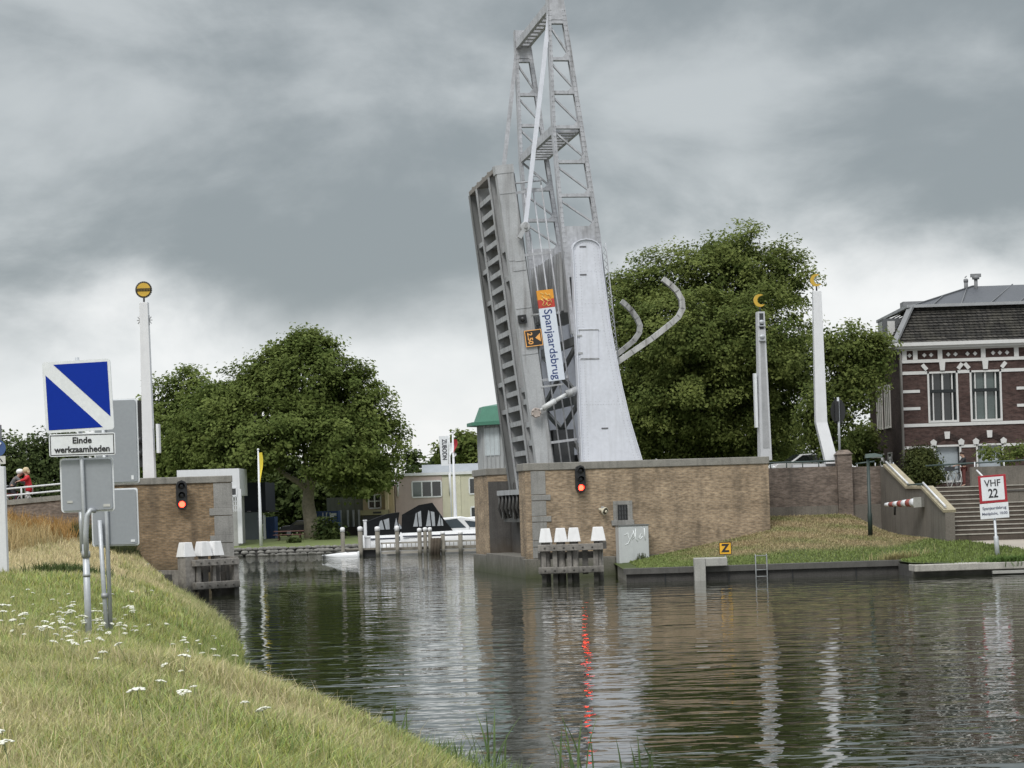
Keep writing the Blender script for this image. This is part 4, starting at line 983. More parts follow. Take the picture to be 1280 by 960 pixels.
# wall right of the steps with railing
c0, c1 = W(1213,600,99.5), W(1290,600,99.5)
tw = thing('terrace_wall', 'weathered grey wall beside the upper steps behind the VHF sign', 'wall', (0,0,0))
m = MB(); m.bx(c0.x,32,99.2,99.6,1.5,W(1240,583,99.5).z); m.build('wall', render_wall, tw)
m = MB(); x = W(1228,620,97).x; m.bx(x,32,96.6,97.0,1.4,W(1250,613,97).z-.06); m.build('lower_wall', render_wall, tw)
m = MB(); m.bx(x-.05,32.0,96.55,97.05,W(1250,613,97).z-.055,W(1250,613,97).z+.03); m.build('coping', M('dark_coping', (.07,.065,.06), .8), tw)
tr = thing('railing', 'dark rail above the terrace wall in front of the house windows', 'railing', (0,0,0))
zz = W(1240,578,99.5).z; m = MB(); m.tube([(W(1160,578,100).x,100.6,zz-.05),(c0.x+1,99.4,zz+.02),(32,99.4,zz+.25)], .045, 6); m.build('rail', rail_green, tr)
for k in range(7): x = c0.x+.2+k*1.35; MB().tube([(x,99.4,zz-.5),(x,99.4,zz+.05)], .03, 6).build('post', rail_white, tr)
# loose white stair rail end
a, b = W(1221,588,98), W(1229,596,97); tag(MB().tube([a, b], .04, 6).tube([b, (b.x+.1,b.y,b.z-1.0)], .03, 6).build('handrail', rail_white), 'short white handrail stub just above the VHF sign', 'handrail')
# red and white barrier boom lying along the stair wall
a, b = W(1107,631,100.5), W(1155,627.5,96.8)
bo = thing('barrier_boom', 'short red and white striped boom with grey end block beside the stair wall', 'barrier', (0,0,0))
a = Vector((17.55,a.y,a.z)); a = W(1107,631,100.5); b = W(1146,628,98.2)
n = 7
for k in range(n):
    p_, q_ = a.lerp(b, k/n), a.lerp(b, (k+1)/n); r0, r1_ = .09+.12*k/n, .09+.12*(k+1)/n
    MB().tube([p_, q_], [r0, r1_], 10).build('band', M('faded_boom_red', (.30,.075,.06), .6, streak=.3) if k % 2 else white, bo)
e = W(1155,627.3,97.9); MB().beam(b-(e-b)*.1, e, .40, .46).build('end_block', concrete, bo)
MB().tube([a.lerp(b,.3), a.lerp(b,.3)+Vector((0,.1,-.5))], .05, 6).tube([a.lerp(b,.3), Vector((18.2,a.lerp(b,.3).y+.6,a.lerp(b,.3).z-.1))], .05, 6).build('support', black, bo)
# lamp post
base = W(1088, 668, 99.5); lampt = W(1085, 572, 99.5)
la = thing('lamp_post', 'slim dark green lamp post with flat head on the grass slope', 'street lamp', (base.x, 99.5, base.z-.05))
hh = lampt.z-base.z+.05
MB().lathe([(.11,0),(.11,1.0),(.085,1.05),(.07,hh)], n=10).build('post', green_iron, la)
MB().prism([(-.12,hh-.02),(.62,hh+.02),(.66,hh+.1),(.3,hh+.19),(-.1,hh+.17)], -.17, .17).build('lamp_head', M('lamp_head_grey_green', (.13,.17,.16), .4), la)
MB().bx(.15,.58,-.13,.13,hh-.03,hh+.01).build('lamp_glass', M('lamp_glass', (.45,.46,.44), .3), la)
# quay
qy = thing('quay_wall', 'dark tarred timber quay wall along the foot of the grass slope', 'quay wall', (0,0,0))
xe = W(1137,715,91.7).x
m = MB(); m.bx(4.6,xe,91.6,92.0,-2.3,.36); m.build('sheeting', tarred, qy)
m = MB(); m.bx(4.5,xe+.05,91.45,92.1,.362,.60); m.build('capping_beam', M('quay_cap', (.085,.082,.075), .8, var=.3, streak=.3), qy)
m = MB()
for k in range(5): x = 6.2+k*2.7; m.bx(x,x+.06,91.57,91.6,-.3,.36)
m.build('joint', black, qy)
tag(MB().bx(4.65,6.2,92.0,100.8,-1,.558).build('ground', M('quay_gravel', (.22,.21,.18), .9, var=.3)), kind='structure')
xq_ = W(1141,715,88).x
q2 = thing('quay_wall', 'low pale concrete quay edge at far right, partly overgrown', 'quay wall', (0,0,0))
MB().bx(xq_,60,87.9,88.3,-2.3,.22).build('wall', M('wet_concrete', (.13,.125,.11), .85, var=.3, streak=.4, dirt_z=(0,.3,(.04,.04,.03))), q2)
MB().bx(xq_+.02,xq_+.3,88.32,91.4,-2,.45).build('return_wall', tarred, q2)
MB().bx(xq_,60,87.6,88.9,.222,.50).build('capping', M('pale_concrete', (.36,.345,.31), .85, var=.3, streak=.4), q2, bevel=.03)
MB().bx(xe+2.6,60,87.45,87.62,.05,.17).build('waling', concrete, q2)
c = W(869,708,91.3); tb_ = thing('concrete_bollard_block', 'pale L shaped concrete block on the dark quay edge beside the yellow sign', 'concrete block', (c.x,91.3,0))
zt2 = W(885,697,91.3).z
MB().bx(-.05,.42,-.25,.35,-2,zt2).build('upright', concrete, tb_, bevel=.03); MB().bx(.422,1.35,-.2,.9,.605,zt2-.015).build('slab', concrete, tb_, bevel=.03)
# ladder
c0, c1 = W(945,710,91.35), W(959,710,91.35); ld = thing('quay_ladder', 'small galvanised swimming ladder hooked over the dark quay edge', 'ladder', (c0.x,91.4,0))
ladm = M('dull_ladder_steel', (.24,.25,.25), .6, var=.3); dx = c1.x-c0.x; m = MB()
for x in (0, dx): m.tube([(x,0,-1.2),(x,0,.98),(x+.02,.25,1.02),(x+.05,.6,.95),(x+.05,.62,.58)], .025, 6)
m.build('stile', ladm, ld); m = MB()
for z in (.1,.38,.98,-.2): m.tube([(0,0,z),(dx,0,z)], .022, 6)
m.build('rungs', ladm, ld)
# Z sign
c = W(906.5, 685.5, 93.2); zs_ = thing('letter_sign', 'small square yellow sign with black letter Z on the grass by the quay', 'sign', (c.x,93.2,c.z))
MB().bx(-.27,.27,-.02,.02,-.27,.27).build('border', ink, zs_); MB().bx(-.24,.24,-.026,-.018,-.24,.24).build('panel', M('sign_yellow', (.78,.42,.03), .4), zs_)
tx = text_mb('Z', .46, .022); tx.xform(FACE); tx.v = [(x,y-.03,z-.0) for x,y,z in tx.v]; tx.build('lettering', ink, zs_); MB().bx(-.03,.03,.02,.06,-1.0,.2).build('post', galv, zs_)
# VHF sign
bs = W(1247.5, 694, 90.3); ct = W(1241, 611, 90.3)
vh = thing('vhf_sign', 'red bordered white VHF 22 sign with lower text plate on a grey post', 'sign', (bs.x,90.3,bs.z-.1)); vh.rotation_euler = (0, -math.radians(2.7), 0)
hz = ct.z-bs.z+.1; sc = 90.3/F
MB().bx(-.58,.58,-.03,.0,hz-.58,hz+.58).build('border', red, vh, bevel=.01)
MB().bx(-.475,.475,-.04,-.028,hz-.475,hz+.5).build('panel', sign_white, vh)
m = text_mb('VHF', .40, .004, .95); m.xform(FACE); m.v = [(x,y-.045,z+hz+.23) for x,y,z in m.v]
m2_ = text_mb('22', .52, .01, .8); m2_.xform(FACE); m2_.v = [(x,y-.045,z+hz-.2) for x,y,z in m2_.v]; m.add(m2_.v, m2_.f); m.build('lettering', ink, vh)
MB().bx(-.60,.60,-.035,-.0,hz-1.24,hz-.60).build('text_plate', sign_white, vh, bevel=.01)
m = text_mb('Spanjaardsbrug', .165, .002); m.xform(FACE); m.v = [(x,y-.042,z+hz-.80) for x,y,z in m.v]
m2_ = text_mb('Meldplicht, 10:00', .155, .002); m2_.xform(FACE); m2_.v = [(x,y-.042,z+hz-1.03) for x,y,z in m2_.v]; m.add(m2_.v, m2_.f); m.build('small_lettering', M('lettering_grey_blue', (.09,.10,.15), .5), vh)
MB().lathe([(.1,-.3),(.1,hz-2.0),(.055,hz-1.95),(.055,hz+.5)], (0,.08,0), 10).build('post', galv, vh)

# ------------------------------------------------------------------ brick house on the right
YH = 115.0
hX = lambda px, py=500: W(px, py, YH).x
hZ = lambda py, px=1200: W(px, py, YH).z
ho = thing('brick_house', 'dark red brick house with white stone bands and slate mansard roof', 'house', (0,0,0))
x0, x1 = hX(1128), 43.0; zg, ze = 3.5, hZ(429)
wins = [(hX(1159.8), hX(1198)), (hX(1212.8), hX(1252.5)), (hX(1310), hX(1348)), (hX(1364), hX(1402))]
lows = [(hX(1165), hX(1199.5)), (hX(1218), hX(1252.5)), (hX(1314), hX(1349)), (hX(1368), hX(1403))]
ut, ub = hZ(463.5), hZ(527.5); lt_, lb_ = hZ(555.5), 3.9
m = MB()
m.bx(x0,x1,YH,YH+.4,zg,lb_); m.bx(x0,x1,YH,YH+.4,lt_,ub); m.bx(x0,x1,YH,YH+.4,ut,ze)
def piers(rs, z0, z1):
    a = x0
    for l, r in rs: m.bx(a,l,YH,YH+.4,z0,z1); a = r
    m.bx(a,x1,YH,YH+.4,z0,z1)
piers(lows, lb_, lt_); piers(wins, ub, ut)
m.build('wall', house_brick, ho)
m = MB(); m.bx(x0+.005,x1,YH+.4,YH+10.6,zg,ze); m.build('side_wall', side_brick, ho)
wht = M('house_white_stone', (.58,.58,.57), .6, var=.08, streak=.2, dirt=(.4,.39,.37))
def window(l, r, z0, z1, upper):
    f = MB(); t = .10
    f.bx(l,l+t,YH-.03,YH+.2,z0,z1); f.bx(r-t,r,YH-.03,YH+.2,z0,z1); f.bx(l,r,YH-.03,YH+.2,z1-.1,z1); f.bx(l+t,r-t,YH-.06,YH+.2,z0,z0+.12)
    fo = f.build('window', wht, ho)
    g_ = MB().bx(l+t,r-t,YH+.26,YH+.3,z0+.12,z1-.1); g_.build('pane', (win_green if l > hX(1205) else win_dark) if upper else win_blind, fo)
    d = MB(); mid = (l+r)/2; zt = z0+(z1-z0)*.62
    if upper:
        sm_m = M('black_green_sash', (.012,.018,.018), .3); MB().bx(l+t,l+t+.07,YH+.08,YH+.2,z0+.12,z1-.1).build('dark_sash', sm_m, fo); MB().bx(r-t-.07,r-t,YH+.08,YH+.2,z0+.12,z1-.1).build('dark_sash', sm_m, fo)
        d = MB(); d.bx(mid-.045,mid+.045,YH+.06,YH+.22,z0+.12,z1-.1); d.bx(l+.27,l+.33,YH+.06,YH+.24,z0+.12,z1-.1); d.bx(r-.33,r-.27,YH+.06,YH+.24,z0+.12,z1-.1); d.build('glazing_bar', wht, fo)
        d = MB(); d.bx(l+t,r-t,YH+.04,YH+.25,zt-.09,zt+.07); d.build('transom', M('black_green_sash2', (.012,.016,.017), .3), fo)
    else:
        d.bx(l+t,l+t+.05,YH+.08,YH+.25,z0+.12,z1-.1); d.bx(r-t-.05,r-t,YH+.08,YH+.25,z0+.12,z1-.1); d.bx(mid-.03,mid+.03,YH+.08,YH+.25,z0+.12,z0+(z1-z0)*.25); d.build('glazing_bar', M('black_green_sash3', (.012,.016,.017), .3), fo)
for l, r in wins: window(l, r, ub, ut, True)
for l, r in lows: window(l, r, lb_, lt_, False)
# stone bands, cornice and blocks
m = MB(); o = .05
m.bx(x0-.02,x1,YH-o,YH-.002,hZ(532),hZ(528))
def band(z0, z1, rs, pr=.045):
    a = x0-.02
    for l, r in rs: m.bx(a,l,YH-pr,YH-.002,z0,z1); a = r
    m.bx(a,x1,YH-pr,YH-.002,z0,z1)
band(hZ(466.5), hZ(462.5), wins); band(hZ(559.5), hZ(556), lows)
for z in (487.5, 509): 
    for l, r in ((x0-.02, hX(1150)), (hX(1271), hX(1292)), (hX(1410), hX(1432))): m.bx(l,r,YH-.05,YH-.002,hZ(z+1.8),hZ(z-1.8))
m.build('stone_band', wht, ho)
m = MB(); m.bx(x0-.5,x1,YH-.55,YH+.3,hZ(431.5),hZ(427)); m.bx(x0-.35,x1,YH-.4,YH-.001,hZ(434.5),hZ(431.6)); m.bx(x0-.04,x1,YH-.1,YH-.001,hZ(436.5),hZ(434.6)); m.bx(x0-.5,x0,YH+.3,YH+10.6,hZ(431.5),hZ(427))
m.bx(x0-.04,x1,YH-.08,YH-.001,hZ(452),hZ(448))
for px_ in (1132, 1145.5, 1176.5, 1230.5, 1272, 1327, 1380): m.bx(hX(px_)-.12,hX(px_)+.12,YH-.09,YH-.001,hZ(448),hZ(436.6))
m.build('cornice', wht, ho)
m = MB()
for px_ in (1138.5, 1157, 1165.5, 1187, 1196, 1211, 1220.5, 1243, 1251.5, 1260.5, 1290, 1300, 1340, 1350): MB().box((hX(px_),YH-.03,hZ(442.5)), (.17,.05,.17), Matrix.Rotation(PI/4, 3, 'Y')).build('diamond_ornament', wht, ho)
m = MB()
for i, (l, r) in enumerate(wins):
    mid = (l+r)/2; z = hZ(462.4)
    MB().prism([(mid-.12,z),(mid+.12,z),(mid+.16,hZ(452.1)),(mid-.16,hZ(452.1))], YH-.10, YH-.002).build('keystone', wht, ho)
    for s in (-1, 1):
        e = l if s < 0 else r; bb_ = MB(); bb_.beam((e+s*.02,YH-.05,z+.06),(e+s*.25,YH-.05,z+.34),.2,.09,(0,1,0)); bb_.build('keystone', wht, ho)
    l2, r2 = lows[i]; mid = (l2+r2)/2
    MB().prism([(mid-.12,hZ(548)),(mid+.12,hZ(548)),(mid+.15,hZ(539)),(mid-.15,hZ(539))], YH-.1, YH-.002).build('keystone', wht, ho)
    for e in (l2, r2): MB().prism([(e-.13,hZ(556)),(e+.13,hZ(556)),(e+.17,hZ(551)),(e,hZ(548)),(e-.17,hZ(551))], YH-.1, YH-.002).build('impost_block', wht, ho)
for l2, r2 in lows:
    m = MB(); mid = (l2+r2)/2; R = (r2-l2)/2; nn = 11
    for k in range(nn):
        a = -1+2*(k+.5)/nn; z = lt_+.06+.33*(1-a*a); m.box((mid+a*R*.95,YH-.012,z+.06), (.13,.03,.3), Matrix.Rotation(a*.5, 3, 'Y'))
    m.build('brick_arch', side_brick, ho)
# roof
slate = brick('mansard_tiles', (.072,.067,.06), (.045,.043,.04), (.02,.02,.019), bw=.27, bh=.235, var=.35, streak=.5, dirt=(.10,.095,.075), mort=.03)
def slate_rows(zA, yA, xA, zB, yB, xB, rows):
    m = MB()
    for k in range(rows):
        t0 = k/rows; t1 = (k+1)/rows
        za, ya, xa = zA+(zB-zA)*t0, yA+(yB-yA)*t0, xA+(xB-xA)*t0; zb, yb, xb = zA+(zB-zA)*t1, yA+(yB-yA)*t1, xA+(xB-xA)*t1
        # front face strip with a small overlap step, then left face strip
        nn = 44; step = (x1-xa)/nn
        m.add([(xa-.05,ya-.06,za),(x1,ya-.06,za),(x1,yb+.02,zb),(xb-.0,yb+.02,zb),(xa-.05,ya-.0,za-.02),(x1,ya,za-.02)], [(0,1,2,3),(0,4,5,1)])
        m.add([(xa-.06,ya-.0,za),(xa-.06,YH+10.6,za),(xb+.02,YH+10.6-.3,zb),(xb+.02,yb,zb)], [(0,1,2,3)])
    return m
zM0, zM1 = hZ(426.5), hZ(380); slate_rows(zM0, YH-.3, x0-.35, zM1, YH+.95, x0+.95, 13).build('roof', slate, ho)
rz_ = MB(); A0 = (x0+.7, YH+.75, zM1); ap = (hX(1216)+1.2, YH+4.6, W(1216,358,YH+4.6).z)
bz = W(1100,409,YH+10).z
rz_.add([A0,(x1,YH+.75,zM1+.05),(x1,YH+5,ap[2]+.1),ap,(x0+.7,YH+10.2,zM1)], [(0,1,2,3),(0,3,4)])
zinc = M('zinc_roof', (.062,.068,.078), .6, metal=.0, var=.15, scale=.8, streak=.2)
ro = rz_.build('zinc_roof', zinc, ho); m = MB()
for k in range(9):
    t = k/8.5; p_ = Vector((A0[0]+1.2+k*1.55, YH+.75, zM1+.03)); q_ = Vector((min(p_.x+2.2, x1), YH+4.9, ap[2]+.06))
    if p_.x < ap[0]: t2 = (p_.x-A0[0])/(ap[0]-A0[0]); q_ = Vector(A0).lerp(Vector(ap), min(1, t2+.25))+Vector((0,0,.03))
    m.beam(p_, q_, .06, .08)
m.beam(A0, ap, .14, .12); m.build('standing_seam', M('seam_dark', (.09,.095,.10), .5), ro)
m = MB(); m.bx(x0+.55,x1,YH+.55,YH+.75,zM1-.06,zM1+.1); m.bx(x0+.5,x0+.7,YH+.55,YH+10.4,zM1-.06,zM1+.1); m.build('roof_edge', M('lead_grey', (.3,.31,.32), .5), ho)
m = MB(); m.beam((x0-.38,YH-.38,zM0),(x0+.75,YH+.68,zM1),.34,.12); m.build('hip_flashing', M('lead_hip', (.21,.215,.22), .6), ho)
m = MB(); dx_ = W(1118,418,YH+3.5); m.bx(x0-.45,x0+.7,YH+2.7,YH+4.3,zM0+.1,zM0+1.55); dm_ = m.build('dormer', M('dormer_lead', (.10,.105,.11), .6), ho)
MB().bx(x0-.2,x0+.2,YH+2.66,YH+2.69,zM0+.25,zM0+1.4).build('dormer_panel', wht, dm_)
MB().bx(x0-.47,x0-.452,YH+2.9,YH+4.1,zM0+.3,zM0+1.4).build('dormer_pane', M('dormer_glass', (.4,.42,.42), .2), dm_)
cx = hX(1216.5, 353)+.6; m = MB(); zc = ap[2]-.15
m.tube([(cx-.1,YH+4.2,zc-.3),(cx-.1,YH+4.2,zc+.45)], .11, 8).lathe([(.13,.35),(.13,.5),(.08,.55)], (cx-.1,YH+4.2,zc), 8); m.tube([(cx-.15,YH+4.2,zc+.6),(cx-.05,YH+4.2,zc+.7)], .03, 5); m.build('chimney_pipe', dark_grey, ho)
m = MB(); cx += .45; m.tube([(cx,YH+4.2,zc-.3),(cx,YH+4.2,zc+.55)], .1, 8).lathe([(.2,.5),(.2,.62),(.13,.7)], (cx,YH+4.2,zc), 8).bx(cx-.28,cx+.28,YH+4.1,YH+4.3,zc+.62,zc+.8); m.build('chimney_pipe', dark_grey, ho)
m = MB().bx(x0+1.3,x0+2.6,YH+6,YH+7,zM1,zM1+.75); m.build('roof_hatch', dark_grey, ho)
MB().tube([(x0-.28,YH-.25,hZ(434)),(x0-.05,YH-.12,hZ(442)),(x0-.05,YH-.12,zg)], .07, 8).build('drainpipe', M('drainpipe_grey', (.24,.23,.22), .5), ho)
for k, yy in enumerate((YH+3.6, YH+6.2)):
    f = MB(); z0, z1 = hZ(530, 1110), hZ(478, 1110)
    for s_ in (0, .55, 1.1, 1.65): f.bx(x0-.06,x0+.02,yy+s_,yy+s_+.10,z0,z1)
    f.bx(x0-.08,x0+.02,yy,yy+1.75,z0-.1,z0); f.bx(x0-.06,x0+.02,yy,yy+1.75,z1,z1+.1); fo = f.build('window', M('off_white_frame', (.45,.44,.41), .6), ho)
    MB().bx(x0-.03,x0,yy+.05,yy+1.7,z0,z1).build('pane', win_dark, fo)
    f = MB(); f.bx(x0-.06,x0+.02,yy,yy+.08,4.2,5.6); f.bx(x0-.06,x0+.02,yy+1.1,yy+1.18,4.2,5.6); f.bx(x0-.06,x0+.02,yy,yy+1.18,5.6,5.68); fo = f.build('window', M('off_white_frame2', (.3,.3,.29), .6), ho)
    MB().bx(x0-.03,x0,yy+.05,yy+1.1,4.2,5.6).build('pane', win_dark, fo)

# ------------------------------------------------------------------ foliage
LEAF = foliage('leaves_mid_green', (.085,.122,.03), (.205,.25,.072), .42)
LEAF2 = foliage('leaves_olive_green', (.08,.116,.03), (.225,.262,.078), .42)
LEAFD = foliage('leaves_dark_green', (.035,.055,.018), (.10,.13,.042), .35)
LEAFC = foliage('conifer_green', (.035,.05,.015), (.09,.10,.03), .15)
BILLOW = .95
def crown(root, lobes, nclump, nleaf, leaf, mat, sig=.55, name='crown', inner=.45, seed=1):
    r = np.random.default_rng(seed)
    L_ = np.array(lobes, float); vol = L_[:,3]*L_[:,4]*L_[:,5]; pr = vol**.75; pr /= pr.sum()
    k = r.choice(len(L_), nclump, p=pr); d = r.normal(size=(nclump, 3)); d /= np.linalg.norm(d, axis=1)[:, None]
    rad = inner+(1.06-inner)*r.uniform(0, 1, nclump)**.6
    c = L_[k,:3]+d*L_[k,3:]*rad[:, None]
    # billows: bulges and deep gaps with a scale of a few metres
    fq = r.normal(size=(7, 3)); fq = fq/np.linalg.norm(fq, axis=1)[:, None]*BILLOW/max(.35, sig)*r.uniform(.75, 1.5, 7)[:, None]; ph = r.uniform(0, 6.28, 7)
    def bil(q): return np.sin(q@fq.T+ph).sum(1)/2.6
    nz_ = bil(c); c = c+d*L_[k,3:]*(.14*np.clip(nz_, -1.4, 1.4))[:, None]
    # drop clumps swallowed by another lobe's heart
    keep = np.ones(nclump, bool)
    for l in L_:
        q = ((c-l[:3])/l[3:]); keep &= (np.linalg.norm(q, axis=1) > inner*.92)
    keep &= (nz_ > -.5) | (rad < .68)
    c = c[keep]; d = d[keep]; nz_ = nz_[keep]; n0 = len(c)
    cs = sig*r.uniform(.5, 1.25, n0)
    p = np.repeat(c, nleaf, 0)+np.clip(r.normal(size=(n0*nleaf, 3)), -1.7, 1.7)*np.repeat(cs, nleaf)[:, None]*np.array([1,1,.62])
    n = len(p)
    nrm = np.repeat(d+r.normal(size=(n0,3))*.3, nleaf, 0)*.75+np.array([0,0,.6])+r.normal(size=(n,3))*.42; nrm /= np.linalg.norm(nrm, axis=1)[:, None]
    t = np.cross(nrm, r.normal(size=(n,3))); t /= np.linalg.norm(t, axis=1)[:, None]; b = np.cross(nrm, t)
    s = leaf*r.uniform(.6, 1.3, n)[:, None]
    v = np.stack([p-t*s*.55, p+b*s*.36+nrm*s*.10, p+t*s*.6-nrm*s*.08, p-b*s*.36+nrm*s*.10], 1).reshape(-1, 3)
    f = np.arange(n*4).reshape(-1, 4)
    ti = np.clip(np.repeat(r.normal(.42, .2, n0)+.24*nz_, nleaf)+r.normal(0, .11, n), 0, 1)  # bulging clumps lighter, gaps darker: sunlit look put into the leaf colour
    return np_mesh(name, v, f, 4, mat, np.repeat(ti, 4), 'tint', parent=root)
def tree(name, label, base, lobes_px, Y, trunk_r, limbs, nclump, nleaf, leaf, mat, cat='tree', group=None, barkm=None, sig=.55, yd=.8, seed=1, inner=.45):
    t = thing(name, label, cat, (0,0,0), 0, group)
    sc = Y/F; lob = []
    for q in lobes_px:
        px_, py_, rx, ry = q[:4]; dy = q[4] if len(q) > 4 else 0
        c = W(px_, py_, Y+dy); lob.append((c.x, c.y, c.z, rx*sc, max(rx, ry)*sc*yd, ry*sc))
    m = MB()
    for pts, r0, r1 in limbs:
        P_ = [W(a, b, Y+(e[0] if e else 0)) for a, b, *e in pts]; nn = len(P_)
        m.tube(P_, [r0+(r1-r0)*i/(nn-1) for i in range(nn)], 10)
    m.build('trunk', barkm or bark, t)
    crown(t, lob, nclump, nleaf, leaf, mat, sig, seed=seed, inner=inner); return t
tree('plane_tree', 'broad plane tree with leaning pale trunk on the far lawn', None,
     [(378,480,62,58),(325,505,60,55),(275,535,55,52),(430,505,52,52),(462,555,44,52),(250,570,36,34),(335,545,62,42,-3),(415,556,58,42,-3),(450,600,36,24,-2),(292,572,48,22,-2),(385,440,34,24)], 186, .5,
     [([(390,676),(389,655),(385,630),(386,612),(395,580),(400,540)], .72, .30), ([(386,615),(375,604),(355,592),(335,575),(310,545)], .34, .1), ([(395,580),(420,550),(440,520)], .25, .08), ([(384,672),(391,668),(397,673)], .5, .5), ([(386,612),(380,560),(370,500)], .28, .08)],
     2300, 64, .30, LEAF, sig=.62, seed=3)
tree('tree', 'dense dark tree just behind the left mast and the plane tree', None, [(232,505,42,44),(205,545,38,45),(250,550,40,50),(205,590,36,30),(185,575,24,45)], 205, .4,
     [([(215,672),(216,620),(220,540)], .45, .2)], 800, 56, .32, LEAF, sig=.7, barkm=bark_dark, seed=4)
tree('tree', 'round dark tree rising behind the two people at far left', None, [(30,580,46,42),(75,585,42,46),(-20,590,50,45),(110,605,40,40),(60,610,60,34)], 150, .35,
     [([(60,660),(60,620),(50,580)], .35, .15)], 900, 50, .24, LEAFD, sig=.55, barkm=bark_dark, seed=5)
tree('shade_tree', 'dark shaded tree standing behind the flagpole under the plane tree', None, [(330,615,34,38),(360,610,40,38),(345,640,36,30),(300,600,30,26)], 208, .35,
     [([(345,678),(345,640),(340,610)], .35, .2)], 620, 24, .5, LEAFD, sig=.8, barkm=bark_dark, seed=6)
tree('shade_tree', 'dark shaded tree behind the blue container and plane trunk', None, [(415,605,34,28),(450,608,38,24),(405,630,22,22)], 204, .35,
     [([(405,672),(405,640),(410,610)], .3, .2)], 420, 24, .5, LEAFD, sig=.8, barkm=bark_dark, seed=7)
tree('large_tree', 'largest tree, broad green crown behind the white tower and buffer horns', None,
     [(935,335,48,52),(985,350,30,46),(885,350,50,56),(825,365,48,52),(790,400,36,56),(860,420,72,60,-3),(945,420,62,60,-3),(800,470,46,56),(870,500,80,54,-2),(960,500,60,54),(1000,450,28,44),(800,535,46,38),(880,550,70,28),(775,360,20,26),(820,568,46,14),(900,570,60,12),(960,566,44,16),(936,300,22,20),(890,312,16,18)], 130, .5,
     [([(870,590),(872,520),(880,440),(890,370)], .55, .18), ([(876,480),(930,420),(955,360)], .25, .06), ([(874,500),(820,440),(800,400)], .25, .06)], 3000, 64, .19, LEAF2, sig=.42, barkm=bark_dark, seed=8, inner=.3)
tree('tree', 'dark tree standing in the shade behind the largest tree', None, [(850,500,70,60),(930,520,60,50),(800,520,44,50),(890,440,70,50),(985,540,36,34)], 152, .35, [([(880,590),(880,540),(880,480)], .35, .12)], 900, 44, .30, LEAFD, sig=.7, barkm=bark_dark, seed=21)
tree('tree', 'lower open tree between the kinked white mast and the brick house', None, [(1050,430,32,30),(1085,455,30,32),(1060,480,34,36),(1030,520,30,42),(1100,440,20,20),(1040,555,24,20)], 112.5, .3,
     [([(1040,585),(1042,530),(1050,470),(1062,430)], .2, .06), ([(1045,500),(1075,470),(1098,450)], .1, .03)], 520, 50, .18, LEAF2, sig=.40, barkm=bark_dark, seed=9, inner=.25)
tree('tree', 'small light green tree standing at the corner of the brick house', None, [(1075,552,16,20),(1085,570,18,18)], 118, .15, [([(1078,600),(1078,560)], .12, .05)], 110, 24, .26, LEAF2, sig=.4, barkm=bark_dark, seed=10)
tree('tree', 'light green tree above the flat roof just left of the cabin', None, [(578,562,20,18),(590,575,22,22),(565,572,14,16)], 235, .3, [([(580,600),(580,565)], .3, .1)], 240, 24, .5, LEAF2, sig=.7, barkm=bark_dark, seed=11)
tree('tree', 'thin bluish tree tops above the pink building right of the plane tree', None, [(536,582,16,12),(515,582,10,16),(550,582,10,10)], 260, .3, [([(533,600),(533,582)], .2, .1)], 90, 20, .5, LEAFD, sig=.7, barkm=bark_dark, seed=12)
tree('bush', 'rounded olive conifer bush beside the steps before the house', None, [(1153,585,22,22),(1148,597,18,13),(1168,592,18,18),(1152,570,13,13)], 106, .1, [([(1150,612),(1150,590)], .08, .05)], 420, 50, .10, LEAFC, cat='bush', sig=.25, seed=13)
tree('bush', 'light leafy shrub spilling over the terrace wall at far right', None, [(1240,566,13,8),(1265,570,16,10),(1275,560,10,12),(1295,566,18,14)], 104, .05, [([(1262,590),(1262,570)], .05, .03)], 110, 18, .16, LEAF2, cat='bush', sig=.25, seed=14)
tree('bush', 'dark green shrub growing against the blue container', None, [(408,664,12,14),(416,668,10,12)], 183, .1, [([(409,679),(409,665)], .06, .04)], 90, 22, .3, LEAFD, cat='bush', sig=.4, seed=15)
tree('bush', 'tiny dark shrub on the far lawn left of the plane trunk', None, [(368,677,6,3)], 179, .05, [([(368,681),(368,677)], .05, .04)], 24, 18, .2, LEAFD, cat='bush', sig=.2, seed=16)

# ------------------------------------------------------------------ far bank: revetment, marina, buildings
rv = thing('stone_revetment', 'rough grey stone bank wall below the far lawn', 'revetment', (0,0,0))
m = MB(); x = -46.
rr = random.Random(5)
while x < -7.0:
    for row in range(3):
        m.sphere((x+rr.uniform(-.2,.2), 172.0-.35*(2-row)+rr.uniform(-.1,.1), .05+row*.26), rr.uniform(.14,.27), 5, (1.25,.8,.75))
    x += .34
m.build('boulders', M('revetment_stone', (.17,.165,.15), .9, var=.5, scale=3, dirt_z=(0,.25,(.04,.04,.03))), rv)
MB().bx(-46,-6.8,172.0,172.34,-2,.6).build('core', tarred, rv)
tag(MB().bx(-6.8,40,173.2,174,-2,.88).build('quay_wall', concrete), 'low concrete quay behind the marina boats', 'quay wall')

